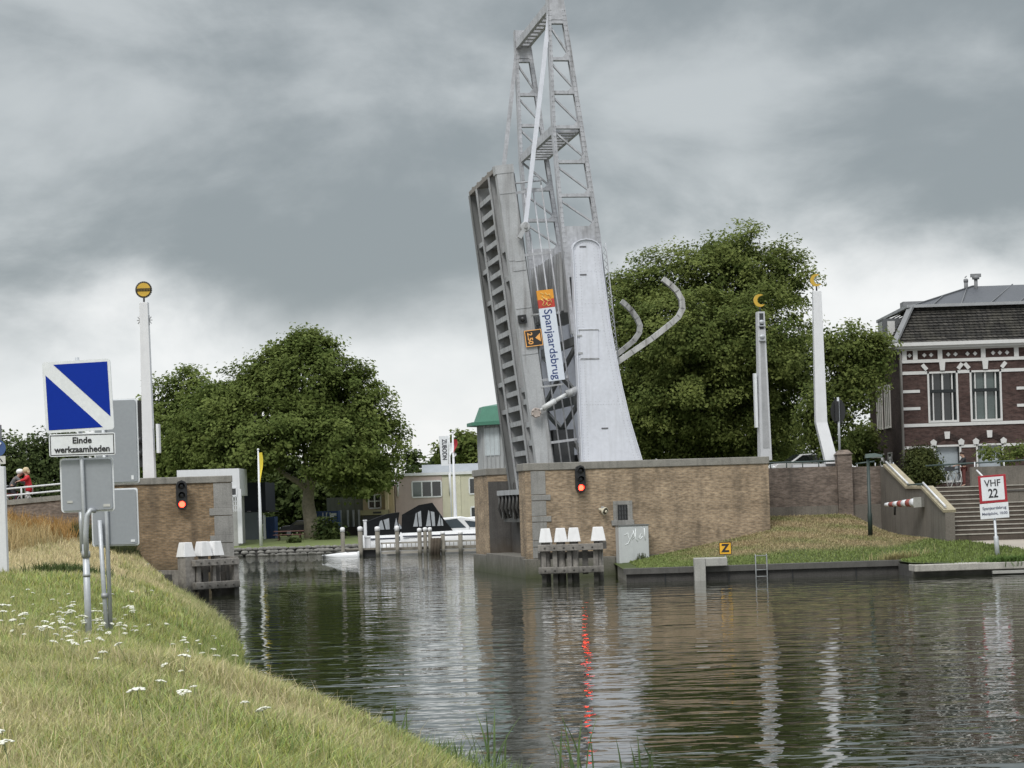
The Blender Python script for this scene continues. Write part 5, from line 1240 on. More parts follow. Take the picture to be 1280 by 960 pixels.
def bwin(root, x0, x1, y, z0, z1, n, frame, pane):
    f = MB(); t = .12
    f.bx(x0,x1,y-.06,y-.002,z0-t,z0); f.bx(x0,x1,y-.06,y-.002,z1,z1+t)
    for k in range(n+1): x = x0+(x1-x0)*k/n; f.bx(x-t/2,x+t/2,y-.06,y-.002,z0,z1)
    fo = f.build('window', frame, root)
    for k in range(n):
        a = x0+(x1-x0)*k/n+t/2; b = x0+(x1-x0)*(k+1)/n-t/2
        MB().bx(a,b,y-.03,y-.004,z0,z1).build('pane', pane[k % len(pane)], fo)
Yb = 192.
bX = lambda px: W(px, 620, Yb).x
bZ = lambda py, px=545: W(px, py, Yb).z
pk = thing('apartment_building', 'flat roofed pink and yellow rendered building behind the moored boats', 'building', (0,0,0))
MB().bx(bX(494),bX(553),Yb,Yb+10,.8,bZ(594)).build('wall', M('pink_render', (.46,.375,.35), .9, var=.08, streak=.2, dirt=(.3,.25,.23)), pk).__setitem__('label', 'pink rendered wall')
MB().bx(bX(553)+.01,bX(640),Yb+.05,Yb+10,.8,bZ(593)).build('wall', M('pale_yellow_render', (.55,.53,.42), .9, var=.08, streak=.2, dirt=(.35,.33,.25)), pk).__setitem__('label', 'pale yellow rendered wall')
m = MB(); m.bx(bX(493),bX(641),Yb-.12,Yb+10,bZ(594)+.01,bZ(590.5)); m.build('roof_edge', white, pk)
MB().bx(bX(527),bX(640),Yb+2.5,Yb+9,bZ(590.4),bZ(580)).build('penthouse', M('pale_grey_panel', (.42,.45,.48), .5, var=.12), pk)
bwin(pk, bX(515.5), bX(552), Yb, bZ(620), bZ(602), 3, white, [win_green, win_dark, win_dark])
bwin(pk, bX(587), bX(612), Yb+.05, bZ(618), bZ(600), 2, white, [win_dark]); bwin(pk, bX(588), bX(612), Yb+.05, bZ(647), bZ(636), 2, white, [win_dark])
m = MB(); m.bx(bX(564),bX(576),Yb-.05,Yb+.04,bZ(650),bZ(596)); m.build('pilaster', M('yellow_render_light', (.58,.56,.44), .9), pk)
MB().tube([(bX(497.5),Yb-.1,bZ(619)),(bX(497.5),Yb-.1,bZ(599))], .1, 6).tube([(bX(562.5),Yb-.1,bZ(619)),(bX(562.5),Yb-.1,bZ(592))], .07, 6).build('downpipe', white, pk)
tn = thing('clubhouse', 'low sandy building with white framed window below the plane branches', 'building', (0,0,0))
MB().bx(bX(455),bX(493),Yb-1.5,Yb+8,.8,bZ(606)).build('wall', M('sand_render', (.42,.34,.22), .9, var=.1, streak=.2), tn)
bwin(tn, bX(462), bX(477), Yb-1.5, bZ(632), bZ(617), 2, white, [win_dark]); MB().bx(bX(462),bX(477),Yb-1.57,Yb-1.56,bZ(624.5),bZ(623.5)).build('glazing_bar', white, tn)
MB().bx(bX(452),bX(487),Yb-2.6,Yb-1.52,bZ(641),bZ(635)).build('sign_board', M('awning_cream', (.36,.32,.2), .8), tn)
MB().bx(bX(468),bX(478),Yb-2.64,Yb-2.61,bZ(639.5),bZ(637)).build('board_mark', ink, tn)
MB().bx(bX(483),bX(487),Yb-2.4,Yb-1.52,bZ(650),bZ(606)).build('pilaster', M('sand_light', (.55,.46,.30), .9), tn)
MB().bx(bX(455),bX(484),Yb-1.56,Yb-1.51,.9,bZ(641)-.02).build('door', M('dark_shopfront', (.03,.033,.036), .3), tn)
gs = thing('storage_shed', 'greenish grey storage shed beyond the blue container', 'building', (0,0,0))
MB().bx(bX(408),bX(455)-.05,Yb,Yb+6,.8,bZ(618)).build('wall', M('grey_green_cladding', (.20,.21,.175), .9, var=.2, streak=.4), gs)
m = MB()
for px_ in (424, 433, 440, 447): m.bx(bX(px_),bX(px_+2.5),Yb-.2,Yb-.01,.8,bZ(634))
m.build('post', galv, gs); MB().bx(bX(430),bX(452),Yb-.3,Yb-.21,1,bZ(655)).build('fence_panel', M('dark_brown_panel', (.06,.05,.045), .8, var=.3), gs)
# white house with balcony left
Yb2 = 176.6; wX = lambda px: W(px, 620, Yb2).x; wZ = lambda py, px=280: W(px, py, Yb2).z
wh = thing('white_house', 'white building with balcony rising behind the left pier', 'building', (0,0,0))
MB().bx(wX(222),wX(300),Yb2,Yb2+5,wZ(620),wZ(586)).build('wall', white, wh)
MB().bx(wX(222),wX(295.5),Yb2+.4,Yb2+5,.8,wZ(620)-.01).build('lower_wall', M('balcony_shade_wall', (.35,.35,.34), .7), wh)
MB().bx(wX(296),wX(301.5),Yb2-.01,Yb2+.3,1.0,wZ(612)).build('balcony_frame', white, wh)
bwin(wh, wX(284), wX(296), Yb2, wZ(619), wZ(611), 1, white, [win_dark])
m = MB()
for k in range(4): m.bx(wX(287),wX(299),Yb2-1.0,Yb2-.95,wZ(638-k*5.5)-.03,wZ(638-k*5.5)+.03)
for k in range(5): x = wX(287)+(wX(299)-wX(287))*k/4; m.bx(x-.03,x+.03,Yb2-1.0,Yb2-.94,wZ(640),wZ(621))
m.build('balcony_railing', white, wh)
Yb2 = 190.
nv = thing('navy_building', 'dark navy blue building block in shade behind the yellow flag', 'building', (0,0,0))
MB().bx(wX(303),wX(331),Yb2+.5,Yb2+8,wZ(640),wZ(604)).build('upper_wall', M('navy_cladding', (.012,.016,.028), .6), nv)
MB().bx(wX(303)-.2,wX(331)+.3,Yb2+.2,Yb2+8,wZ(642),wZ(640)-.01).build('eaves', black, nv)
sh = thing('grey_shed', 'grey boarded shed with white notice panel at the far lawn edge', 'shed', (0,0,0))
MB().bx(wX(284),wX(326.5),Yb2-3,Yb2-.6,1.0,wZ(641.5)).build('wall', M('shed_grey', (.16,.18,.20), .7, var=.08), sh)
MB().bx(wX(284),wX(306),Yb2-3.06,Yb2-3.01,wZ(664),wZ(645)).build('notice_panel', M('pale_panel', (.45,.48,.48), .6), sh)
m = MB()
for px_ in (291, 299): m.bx(wX(px_)-.03,wX(px_)+.03,Yb2-3.3,Yb2-3.2,1,wZ(636))
for k in range(14): m.bx(wX(291),wX(299),Yb2-3.29,Yb2-3.25,1.2+k*.25,1.23+k*.25)
tag(m.build('ladder', galv), 'thin metal ladder leaning at the grey shed', 'ladder')
def container(px0, px1, py0, py1, Y, label):
    a, b = W(px0,py1,Y), W(px1,py0,Y); c = thing('container', label, 'container', (0,0,0), 0, 'blue steel containers on the far lawn'); z0 = max(a.z, 1.05)
    blue = M('container_blue', (.012,.05,.17), .5, var=.2, streak=.3); MB().bx(a.x,b.x,Y,Y+2.5,z0,b.z).build('body', blue, c)
    m = MB(); nn = max(3, int((b.x-a.x)/.22))
    for k in range(nn): x = a.x+(b.x-a.x)*(k+.5)/nn; m.bx(x-.05,x+.05,Y-.05,Y-.001,z0+.1,b.z-.1)
    m.build('corrugation', blue, c); return c, a, b, z0
c, a, b, z0 = container(394.5, 422.5, 638.5, 674, 187.5, 'blue steel container with white marks right of the plane trunk')
m = MB()
for t_, h0, h1 in ((.35,.1,.95),(.5,.45,.95),(.66,.2,.95)): x = a.x+(b.x-a.x)*t_; m.bx(x-.03,x+.03,187.43,187.445,z0+(b.z-z0)*h0,z0+(b.z-z0)*h1)
x = a.x+(b.x-a.x)*.68; m.bx(x,x+.28,187.43,187.445,b.z-.55,b.z-.2); m.bx(b.x-.35,b.x-.15,187.43,187.445,b.z-.4,b.z-.2); m.build('white_marks', white, c)
container(333, 343, 646, 674, 189, 'blue steel container half hidden beside the white post and flagpole')
q = W(331, 674, 187); tag(MB().bx(q.x-.1,q.x+.1,187,187.15,1.0,W(331,644,187).z).bx(q.x-.12,q.x+.12,186.98,187.17,1.0,1.1).build('post', white), 'white post standing beside the half hidden blue container', 'post')
# picnic table
q = W(362, 672, 183.5); pt = thing('picnic_table', 'reddish wooden picnic table on the far lawn left of the plane trunk', 'picnic table', (q.x,183.5,1.08))
pw = M('reddish_wood', (.17,.09,.075), .8, var=.2)
MB().bx(-1.3,1.3,-.4,.4,.7,.77).build('table_top', pw, pt)
for s in (-1, 1):
    MB().bx(-1.3,1.3,s*.8-.14,s*.8+.14,.42,.47).build('bench', pw, pt)
    MB().beam((s*.9,-.7,0),(s*.9,.3,.72),.08,.1).beam((s*.9,.7,0),(s*.9,-.3,.72),.08,.1).bx(s*.9-.04,s*.9+.04,-.9,.9,.34,.42).build('leg', pw, pt)
# dark car partly behind trunk
q = W(380, 671, 196)
def car(label, loc, rz, mat):
    c = thing('parked_car', label, 'car', loc, rz)
    prof_ = [(-2.1,.35),(-2.15,.75),(-1.95,.95),(-1.2,1.02),(-.6,1.42),(.9,1.45),(1.6,1.05),(2.1,.95),(2.15,.4)]
    MB().prism(prof_, -.85, .85).build('body', mat, c, bevel=.06)
    for s in (-1, 1): MB().prism([(-1.05,1.04),(-.55,1.36),(.85,1.39),(1.35,1.06)], s*.852, s*.862).build('side_window', win_dark, c)
    MB().add([(-1.22,-.7,1.04),(-1.22,.7,1.04),(-.64,.66,1.40),(-.64,-.66,1.40)], [(0,1,2,3)]).xform(Matrix.Translation((-.02,0,.02))).build('windscreen', win_dark, c)
    for x in (-1.35, 1.35):
        for s in (-1, 1):
            w = MB().lathe([(.22,-.1),(.32,-.09),(.32,.09),(.22,.1)], (x,s*.8,.33), 14, axis='y').build('wheel', black, c); MB().lathe([(.2,-.105),(.2,.105)], (x,s*.8,.33), 10, axis='y').build('rim', galv, w)
    for s in (-1, 1): MB().sphere((-2.1,s*.6,.75), .13, 6, (.5,1.2,.8)).build('headlight', sign_white, c)
    return c
car('dark parked car in shade behind the picnic table and plane trunk', (q.x, 196, 1.2), .1, M('car_dark', (.02,.022,.026), .25))
q = W(1012, 574, 116); car('white parked car glimpsed under the trees beside the kinked mast', (q.x, 116.5, 4.25), .15, M('car_white', (.5,.5,.5), .3))

# jetty with white topped piles
Yj = 158.5; jX = lambda px: W(px, 685, Yj).x; jZ = lambda py, px=500: W(px, py, Yj).z
jt = thing('jetty', 'timber marina jetty on white topped piles in front of the moored boats', 'jetty', (0,0,0))
jw = M('jetty_timber', (.20,.185,.155), .9, var=.3, streak=.4, dirt_z=(.1,.5,(.04,.04,.03)))
MB().bx(jX(428),jX(474),Yj,Yj+1.6,jZ(686),jZ(684)).build('deck', jw, jt); MB().bx(jX(476),jX(640),Yj+.2,Yj+1.8,jZ(688),jZ(684.5)).build('deck', jw, jt)
m = MB()
for k in range(38):
    x = jX(477)+k*.31; m.bx(x,x+.05,Yj+.15,Yj+.25,jZ(684),jZ(678))
m.bx(jX(476),jX(640),Yj+.1,Yj+.28,jZ(679.5),jZ(677.5)); m.bx(jX(476),jX(640),Yj+.05,Yj+.2,jZ(692),jZ(689)); m.build('balustrade', M('pale_jetty_rail', (.33,.31,.27), .9, var=.2), jt)
MB().bx(jX(430),jX(473),Yj+.3,Yj+1.5,-.5,jZ(686.5)).build('under_deck_shade', black, jt)  # black block stands in for the shade below the deck
for px_, top, h_, r_ in [(429,659,6,.15),(451,658,6,.17),(472.5,658,6,.17),(497,657,7,.15),(525,660,5,.15),(532,659,5,.14),(538,659,5,.14),(554,664,4,.15),(576,664,4,.16),(602,664,4,.15)]:
    x = jX(px_); z1 = jZ(top, px_); zc = jZ(top+h_, px_)
    p_ = MB().lathe([(r_,-2),(r_,zc)], (x,Yj-.15,0), 10).build('pile', jw, jt); MB().lathe([(r_*1.12,zc),(r_*1.12,z1-.05),(.06,z1)], (x,Yj-.15,0), 10).build('pile_cap', cap_white, p_)
q = W(540, 685, Yj-.35); m = MB(); 
for k in range(3): m.tube([(q.x+k*.22,Yj-.4,-.2),(q.x+k*.22+.1,Yj-.45,1.2)], .16, 7)
m.build('rope_fender', M('rusty_rope', (.07,.055,.04), .9, var=.4), jt)

# boats
gel = M('white_gelcoat', (.74,.75,.76), .25, var=.05); canvas = M('black_canvas', (.010,.011,.012), .85, var=.3, spec=.15); clear = M('clear_vinyl', (.32,.34,.36), .2, var=.25); tint = M('boat_window_tint', (.05,.065,.08), .08)
def hull(Lh, b, z0, z1, bow=1.0, nseg=14, name='hull'):
    mb = MB(); vs = []
    for i in range(nseg+1):
        t = i/nseg; wdt = b*(1-max(0,(t-.45)/.55)**2.2)*(.92+.08*min(1,t*4)); wdt = max(wdt,.03); sh = z0+(z1-z0)*t**2; x = Lh*t+(bow*max(0,(t-.6)/.4)**2)
        ch_ = .05+.35*max(0,(t-.6)/.4)
        vs += [(x,-wdt,sh),(x*.985,-wdt*.86,ch_),(x*.96,0,-.4),(x*.985,wdt*.86,ch_),(x,wdt,sh),(x,0,sh+.06)]
    fs = []
    for i in range(nseg):
        o = i*6
        for j in range(5): fs.append((o+j,o+j+1,o+6+j+1,o+6+j))
        fs.append((o+5,o,o+6,o+11))
    fs += [(0,1,2,3,4,5)]
    return mb.add(vs, fs, True)
def canopy(mb, x0, x1, b, z0, z1, peak):
    n = 7
    for i in range(n): pass
    a = [(x0,z0),(x0+.08,z0+(z1-z0)*.62),(peak-.75,z0+(z1-z0)*.93),(peak+.25,z1),(x1-.9,z0+(z1-z0)*.55),(x1,z0)]
    vs = []
    for s, k in ((-1,1.0),(1,1.0)):
        for j,(x,z) in enumerate(a): vs.append((x, s*b*(1 if z < z0+.1 else .9), z))
    return mb.add(vs, [(0,1,2,3,4,5),(6,11,10,9,8,7)]+[(i,i+1,i+7,i+6) for i in range(5)])
def cruiser(label, loc, rz, Lh, b, z0, z1, can, cab):
    t = thing('motor_cruiser', label, 'boat', loc, rz, 'motor cruisers moored at the marina')
    h_ = hull(Lh, b, z0, z1).build('hull', gel, t)
    hl = hull(Lh, b*1.01, z0, z1); MB().bx(.2,Lh*.7,-b*.98-.02,-b*.95,z0-.28,z0-.2).build('stripe', M('hull_stripe_dark', (.02,.025,.05), .4), h_)
    c = MB(); x0,x1,zc,pk_ = can; canopy(c, x0, x1, b*.88, z0, zc, pk_); co = c.build('canopy', canvas, t)
    w = MB()
    def cz(x): return float(np.interp(x, [x0,x0+.08,pk_-.75,pk_+.25,x1-.9,x1], [z0,z0+(zc-z0)*.62,z0+(zc-z0)*.93,zc,z0+(zc-z0)*.55,z0]))
    for xa, xb in ((x0+.9,pk_-.55),(pk_-.25,pk_+.45),(pk_+.6,x1-.75)):
        if xb-xa < .25: continue
        za, zb = cz(xa), cz(xb); lo = z0+.45; fy = lambda z: -b*.885*(1-.10*(z-z0)/(zc-z0))-.02
        ta, tb = lo+(za-lo)*.72, lo+(zb-lo)*.72
        q_ = [(xa,lo),(xb,lo),(xb-.04,tb),(xa+.22,ta)]; mx_ = ((xa+xb)/2, (lo+(ta+tb)/2)/2)
        # two panes left and right of a slanting strap
        w.add([(x,fy(z),z) for x, z in (q_[0],(xa+(xb-xa)*.55,lo),(xa+(xb-xa)*.28+.1,(ta+tb)/2-.02),q_[3])], [(0,1,2,3)])
        w.add([(x,fy(z),z) for x, z in ((xa+(xb-xa)*.68,lo),q_[1],q_[2],(xa+(xb-xa)*.40+.1,(ta+tb)/2-.02))], [(0,1,2,3)])
    w.build('canopy_window', clear, co)
    xa, xb, zt = cab
    q = [(xa,z0),(xa-.2,z0+(zt-z0)*.9),(xa+(xb-xa)*.35,zt),(xb-1.2,z0+(zt-z0)*.55),(xb,z0+.15)]
    k = MB(); n = len(q); vs = [(x,-b*.8*(1-.0),z) for x,z in q]+[(x,b*.8,z) for x,z in q]; k.add(vs, [list(range(n)),list(range(n,2*n))[::-1]]+[(i,(i+1)%n,n+(i+1)%n,n+i) for i in range(n)]); cbn = k.build('cabin', gel, t, bevel=.08)
    ww = MB(); yy = -b*.8-.012
    ww.prism([(xa+.3,z0+.25),(xa+.35,z0+(zt-z0)*.75),(xa+(xb-xa)*.3,zt-.15),(xa+(xb-xa)*.42,z0+.25)], yy-.01, yy); ww.prism([(xa+(xb-xa)*.47,z0+.28),(xa+(xb-xa)*.4,zt-.3),(xb-1.5,z0+(zt-z0)*.5),(xb-1.3,z0+.28)], yy-.01, yy); ww.build('side_window', tint, cbn)
    r = MB(); 
    for i in range(7): x = Lh*.45+i*Lh*.08; r.tube([(x,-b*.8*(1-max(0,(x/Lh-.45)/.55)**2.2),z0+.1),(x+.05,-b*.8*(1-max(0,(x/Lh-.45)/.55)**2.2),z0+.8+.1*i/6)], .025, 5)
    r.build('rail_stanchion', galv, t)
    return t
q = W(501, 690, 162); cruiser('white motor cruiser with tall black canopy in front of the pink building', (q.x,162.6,-.05), .02, 11.5, 1.6, 1.65, 2.1, (.1,4.0,3.85,2.2), (2.6,8.2,2.75))
q = W(453, 690, 167); cruiser('smaller white cruiser with low black canopy left of the larger cruiser', (q.x,168,-.05), .12, 6.2, 1.3, 1.45, 1.5, (.2,3.6,3.2,2.6), (3.0,5.4,2.0))
q = W(577, 690, 165); cruiser('white cabin boat half hidden behind the right pier', (q.x,167.8,-.05), .0, 7.5, 1.3, 1.6, 1.9, (-.2,1.2,2.4,.6), (.6,5.4,2.75))
q = W(478, 690, 160.5); sb = thing('speedboat', 'small white open boat with pointed bow behind the jetty piles', 'boat', (q.x,161.4,0), .5)
hull(3.6,.8,.9,1.25).build('hull', gel, sb); MB().prism([(1.5,1.0),(1.35,1.35),(1.45,1.35),(1.75,1.02)], -.6, .6).build('windscreen', tint, sb)
q = W(407, 693.5, 157.2); rb = thing('rowing_boat', 'low white upturned bow of a small boat at the jetty end', 'boat', (q.x+2.4,158.3,-.18), PI-.08)
hull(2.3,.55,.55,.32,.5).build('hull', gel, rb); MB().bx(.1,.9,-.45,.45,.5,.62).build('seat', wood_dark, rb)
# person-like red things on jetty: small dinghy gear skipped; mooring post and white box
q = jX(459); tag(MB().bx(q-.2,q+.2,Yj+.5,Yj+.9,jZ(684)+.01,jZ(671)).bx(q-.24,q+.24,Yj+.46,Yj+.94,jZ(671)+.005,jZ(669.5)).build('power_pedestal', white), 'white power pedestal standing on the left part of the jetty', 'pedestal')
q = jX(455); tag(MB().bx(q-.1,q+.12,Yj+1.7,Yj+1.95,jZ(684),jZ(650)).bx(q-.14,q+.16,Yj+1.66,Yj+1.99,jZ(650)+.004,jZ(648.5)).build('mooring_post', white), 'slim white mooring post behind the second jetty pile', 'post')

# flagpoles
def flagpole(label, px0, py0, px1, py1, Y, flag):
    b, t_ = W(px0,py0,Y), W(px1,py1,Y); f = thing('flagpole', label, 'flagpole', (b.x,Y,b.z)); h_ = t_.z-b.z
    MB().lathe([(.15,-.3),(.13,h_*.3),(.06,h_)], n=8).sphere((0,0,h_), .1, 6).build('pole', white, f)
    for pts, mat in flag(h_): 
        mb = MB(); nn = 16
        for i in range(nn):
            t0, t1 = i/nn, (i+1)/nn; x0_, x1_, z0_, z1_ = pts; zz = lambda t: z1_+(z0_-z1_)*t; ww = lambda t: x0_+(x1_-x0_)*(.62+.25*math.sin(t*4.2+.4)-.2*t*t); yy = lambda t: .12*math.sin(t*5)
            mb.add([(x0_,0,zz(t0)),(x0_,0,zz(t1)),(ww(t1),yy(t1),zz(t1)),(ww(t0),yy(t0),zz(t0))], [(0,1,2,3)])
        mb.build('flag', mat, f)
    return f
yel = M('flag_yellow', (.75,.60,.06), .8, var=.15)
flagpole('white flagpole with limp yellow flag on the far lawn', 326.5, 683, 323.5, 562, 175.5, lambda h_: [((.06,.42,h_*.66,h_*.97), yel)])
flagpole('white flagpole with limp red and white flag before the yellow wall', 570, 672, 566, 540, 163, lambda h_: [((-.05,.42,h_*.80,h_*.93), M('flag_red', (.40,.03,.04), .8)), ((-.3,.1,h_*.765,h_*.90), sign_white), ((-.05,.3,h_*.755,h_*.80), M('flag_white', (.7,.7,.7), .8))])
a, b = W(556,582,176), W(556,545,176)
bn = thing('banner', 'tall white banner with vertical dark lettering above the flat roof', 'banner', (a.x,176,0))
MB().add([(-.28,0,a.z),(.32,0,a.z),(.36,0,b.z),(-.42,0,b.z)], [(0,1,2,3)]).build('cloth', sign_white, bn)
tx = text_mb('ZUBODN', .52, .012, .9); tx.v = [(y, z-.02, (a.z+b.z)/2-x*.85+.1) for x, y, z in tx.v]; tx.build('lettering', M('banner_ink', (.06,.06,.07), .6), bn)
MB().tube([(.42,.05,.9),(.42,.05,b.z+.1)], .06, 6).build('pole', white, bn)

# ------------------------------------------------------------------ near signs on the left
bs = W(110.5, 784, 32.0); zg_ = float(zl(np.array(bs.x), np.array(32.)))
sg = thing('waterway_sign', 'blue square sign with white diagonal bar above an Einde werkzaamheden plate', 'sign', (bs.x,32.0,zg_)); sg.rotation_euler = (0, -math.radians(.1), 0)
s32 = 32/F
def sx(px, py): v = W(px, py, 32.0); return v.x-bs.x, v.z-zg_
def panel(mb, px0, px1, py0, py1, y0, y1):
    (xa, za), (xb, zb) = sx(px0, (py0+py1)/2), sx(px1, (py0+py1)/2); _, zt = sx((px0+px1)/2, py0); _, zb2 = sx((px0+px1)/2, py1)
    mb.bx(xa, xb, y0, y1, zb2, zt); return xa, xb, zb2, zt
def rpanel(xa, xb, za, zb, y0, y1, r):
    mb = MB(); P_ = []
    for cx_, cz_, a0 in ((xb-r, zb-r, 0), (xa+r, zb-r, PI/2), (xa+r, za+r, PI), (xb-r, za+r, 1.5*PI)):
        for k in range(5): a = a0+PI/2*k/4; P_.append((cx_+r*math.cos(a), cz_+r*math.sin(a)))
    return mb.prism(P_, y0, y1)
m = MB(); xa, xb, za, zb = panel(m, 58.5, 143.5, 451, 539.5, -.1, -.07)
lean = math.radians(1.6); Rm = Matrix.Translation((0,0,za))@Matrix.Rotation(-lean, 4, 'Y')@Matrix.Translation((0,0,-za))
rpanel(xa,xb,za,zb,-.1,-.07,.045).xform(Rm).build('panel', sign_white, sg)
e = .042; m = MB(); w_ = .20
a1, b1, a2, b2 = xa+e, xb-e, za+e, zb-e
m.add([(a1+w_*.62,-.104,b2),(b1,-.104,b2),(b1,-.104,a2+w_*.75)], [(0,1,2)]); m.add([(a1,-.104,b2-w_*.75),(a1,-.104,a2),(b1-w_*.62,-.104,a2)], [(0,1,2)])
m.xform(Rm).build('blue_field', sign_blue, sg)
m = MB(); xa, xb, za2, zb2 = panel(m, 63.5, 146, 542, 570, -.1, -.07); rpanel(xa,xb,za2,zb2,-.1,-.07,.03).build('text_plate', sign_white, sg)
m = MB(); e = .016
m.prism([(xa+e,zb2-e),(xb-e,zb2-e),(xb-e,zb2-e-.012),(xa+e,zb2-e-.012)], -.104, -.1005); m.prism([(xa+e,za2+e),(xb-e,za2+e),(xb-e,za2+e+.012),(xa+e,za2+e+.012)], -.104, -.1005)
for x in (xa+e, xb-e-.012): m.bx(x,x+.012,-.104,-.1005,za2+e+.0125,zb2-e-.0125)
m.build('plate_border', ink, sg)
cx_ = (xa+xb)/2
for s_, zf, sx_ in (('Einde', .69, .95), ('werkzaamheden', .29, 1.0)):
    tx = text_mb(s_, .128, .003, sx_); xs_ = [v[0] for v in tx.v]; wd = max(xs_)-min(xs_); k = (.28 if s_ == 'Einde' else .82)/wd
    tx.v = [(x*k, y, z) for x, y, z in tx.v]; tx.xform(FACE); tx.v = [(x+cx_, y-.104, z+za2+(zb2-za2)*zf) for x, y, z in tx.v]; tx.build('lettering', ink, sg)
m = MB(); xa3, xb3, za3, zb3 = panel(m, 75, 142, 572, 640, .02, .05); rpanel(xa3,xb3,za3,zb3,.05,.08,.05).build('rear_panel_rim', sign_white, sg)
rpanel(xa3+.028,xb3-.028,za3+.028,zb3-.028,.02,.049,.03).build('rear_panel', sign_back, sg)
for q4 in ((xa3+.1,xa3+.18,za3+.14,za3+.175),(xb3-.16,xb3-.06,za3+.07,za3+.11)): MB().bx(q4[0],q4[1],.012,.0195,q4[2],q4[3]).build('maker_label', M('maker_label', (.5,.5,.47), .5), sg)
xp, zt_ = sx(97.5, 447); xq, zq = sx(108, 640)
m = MB(); m.tube([(0,.0,-.3),(0,0,1.48)], .05, 10); m.tube([(-.01,-.0,1.2),(xq-.03,-.02,zq+.1),(xp,-.03,zt_)], .03, 10)
m.build('pole', galv, sg)
m = MB(); x_, z_ = sx(101,655); m.tube([(-.06,.05,1.35),(x_,.05,z_),(x_+.0,.05,z_+.18)], .034, 8); x2_, z2_ = sx(116,640); m.tube([(.01,-.03,1.3),(.02,-.05,z2_-.3),(.05,-.06,z2_-.05),(x2_-.02,-.05,z2_+.03),(x2_+.03,.02,z2_+.02)], .04, 8); m.build('stay_tube', galv, sg)
for pr_c in ([(.066,1.28),(.066,1.38)], [(.058,1.0),(.058,1.04)], [(.066,.0),(.06,.08)]): MB().lathe(pr_c, n=10).build('clamp', M('clamp_steel', (.33,.34,.34), .5, metal=.3), sg)
# second sign seen from behind
bs2 = W(137, 766, 36.0); zg2 = float(zl(np.array(bs2.x), np.array(36.)))
s2 = thing('sign_back', 'pair of grey sign panels seen from behind on thin posts', 'sign', (bs2.x,36.0,zg2))
def sx2(px, py): v = W(px, py, 36.0); return v.x-bs2.x, v.z-zg2
for px0, px1, py0, py1 in ((117,172.5,498.5,604.5),(114,172.5,610.5,682.5)):
    (xa,_),(xb,_) = sx2(px0,(py0+py1)/2), sx2(px1,(py0+py1)/2); _, zt = sx2(145,py0); _, zb_ = sx2(145,py1)
    o = rpanel(xa,xb,zb_,zt,.03,.06,.04).build('panel_rim', sign_white, s2); rpanel(xa+.025,xb-.025,zb_+.025,zt-.025,.0,.029,.03).build('panel', sign_back, s2)
    MB().bx(xb-.13,xb-.09 if py0 < 600 else xb-.06,-.008,-.0005,zb_+.06,zb_+(.13 if py0 < 600 else .10)).build('maker_label', sign_white, s2)
_, zt = sx2(137,500); m = MB(); m.tube([(.02,-.04,-.3),(.0,-.04,zt)], .035, 8); m.build('pole', galv, s2)
_, z1_ = sx2(131,650); m = MB(); m.tube([(-.02,-.08,-.3),(-.07,-.08,.9),(-.1,-.08,z1_)], .038, 8); m.build('stay_tube', galv, s2)
m = MB(); m.lathe([(.055,.72),(.055,.8)], (-.06,-.08,0), 10); m.lathe([(.06,0),(.06,.08)], (0,-.06,0), 10); m.build('clamp', M('clamp_steel', (.33,.34,.34), .5), s2)
# framed board at the left edge
be = W(10.5, 722, 61.); zb0 = float(zl(np.array(be.x), np.array(61.))); zt = W(8, 583, 61.).z-zb0
bd = thing('notice_board', 'white framed glazed notice board at the far left edge', 'notice board', (be.x,61.0,zb0))
zk = W(9.5, 722, 61.).z-zb0
for xa, xb, lab in ((-.24,0,'p'),(-2.6,-2.36,'p')): MB().bx(xa,xb,-.12,.12,-.1,zt).build('post', white, bd, bevel=.01)
MB().bx(-2.36,-.24,-.1,.1,zt-.26,zt-.02).build('top_rail', white, bd); MB().bx(-2.36,-.24,-.1,.1,zk+.05,zk+.3).build('bottom_rail', white, bd)
MB().bx(-2.36,-.24,-.03,.03,zk+.3,zt-.26).build('glass', M('board_glass', (.17,.21,.23), .1, var=.1), bd)
MB().bx(-2.5,.02,-.14,.14,-.3,zk+.04).build('plinth', M('board_plinth', (.12,.12,.115), .7), bd)
c = W(-2.5, 560, 66.); zq = float(zl(np.array(c.x), np.array(66.)))
ps = thing('road_sign', 'grey, blue and white small signs on one post above the notice board', 'sign', (c.x,66.,zq))
def rs(py): return W(2,py,66.).z-zq
MB().tube([(.02,.04,-.2),(.02,.04,rs(530))], .035, 8).build('pole', galv, ps)
MB().bx(-.3,.13,-.02,.0,rs(550),rs(531)).build('grey_panel', M('sign_mid_grey', (.13,.14,.155), .5), ps)
MB().lathe([(.26,-.02),(.26,.0)], (-.02,0,rs(560)), 20, axis='y').build('blue_disc', M('sign_blue_faded', (.05,.10,.25), .4), ps)
m = MB(); zc = rs(560); m.tube([(-.1,-.03,zc-.16),(-.02,-.03,zc),(.1,-.03,zc+.16)], .025, 5); m.build('disc_mark', sign_white, ps)
MB().bx(-.24,.22,-.02,.0,rs(580),rs(570)).build('white_plate', M('plate_offwhite', (.6,.6,.55), .5), ps)
m = MB(); zc = rs(575); m.tube([(-.05,-.025,zc-.06),(.05,-.025,zc+.05),(.12,-.025,zc-.05)], .02, 5); m.build('plate_mark', ink, ps)

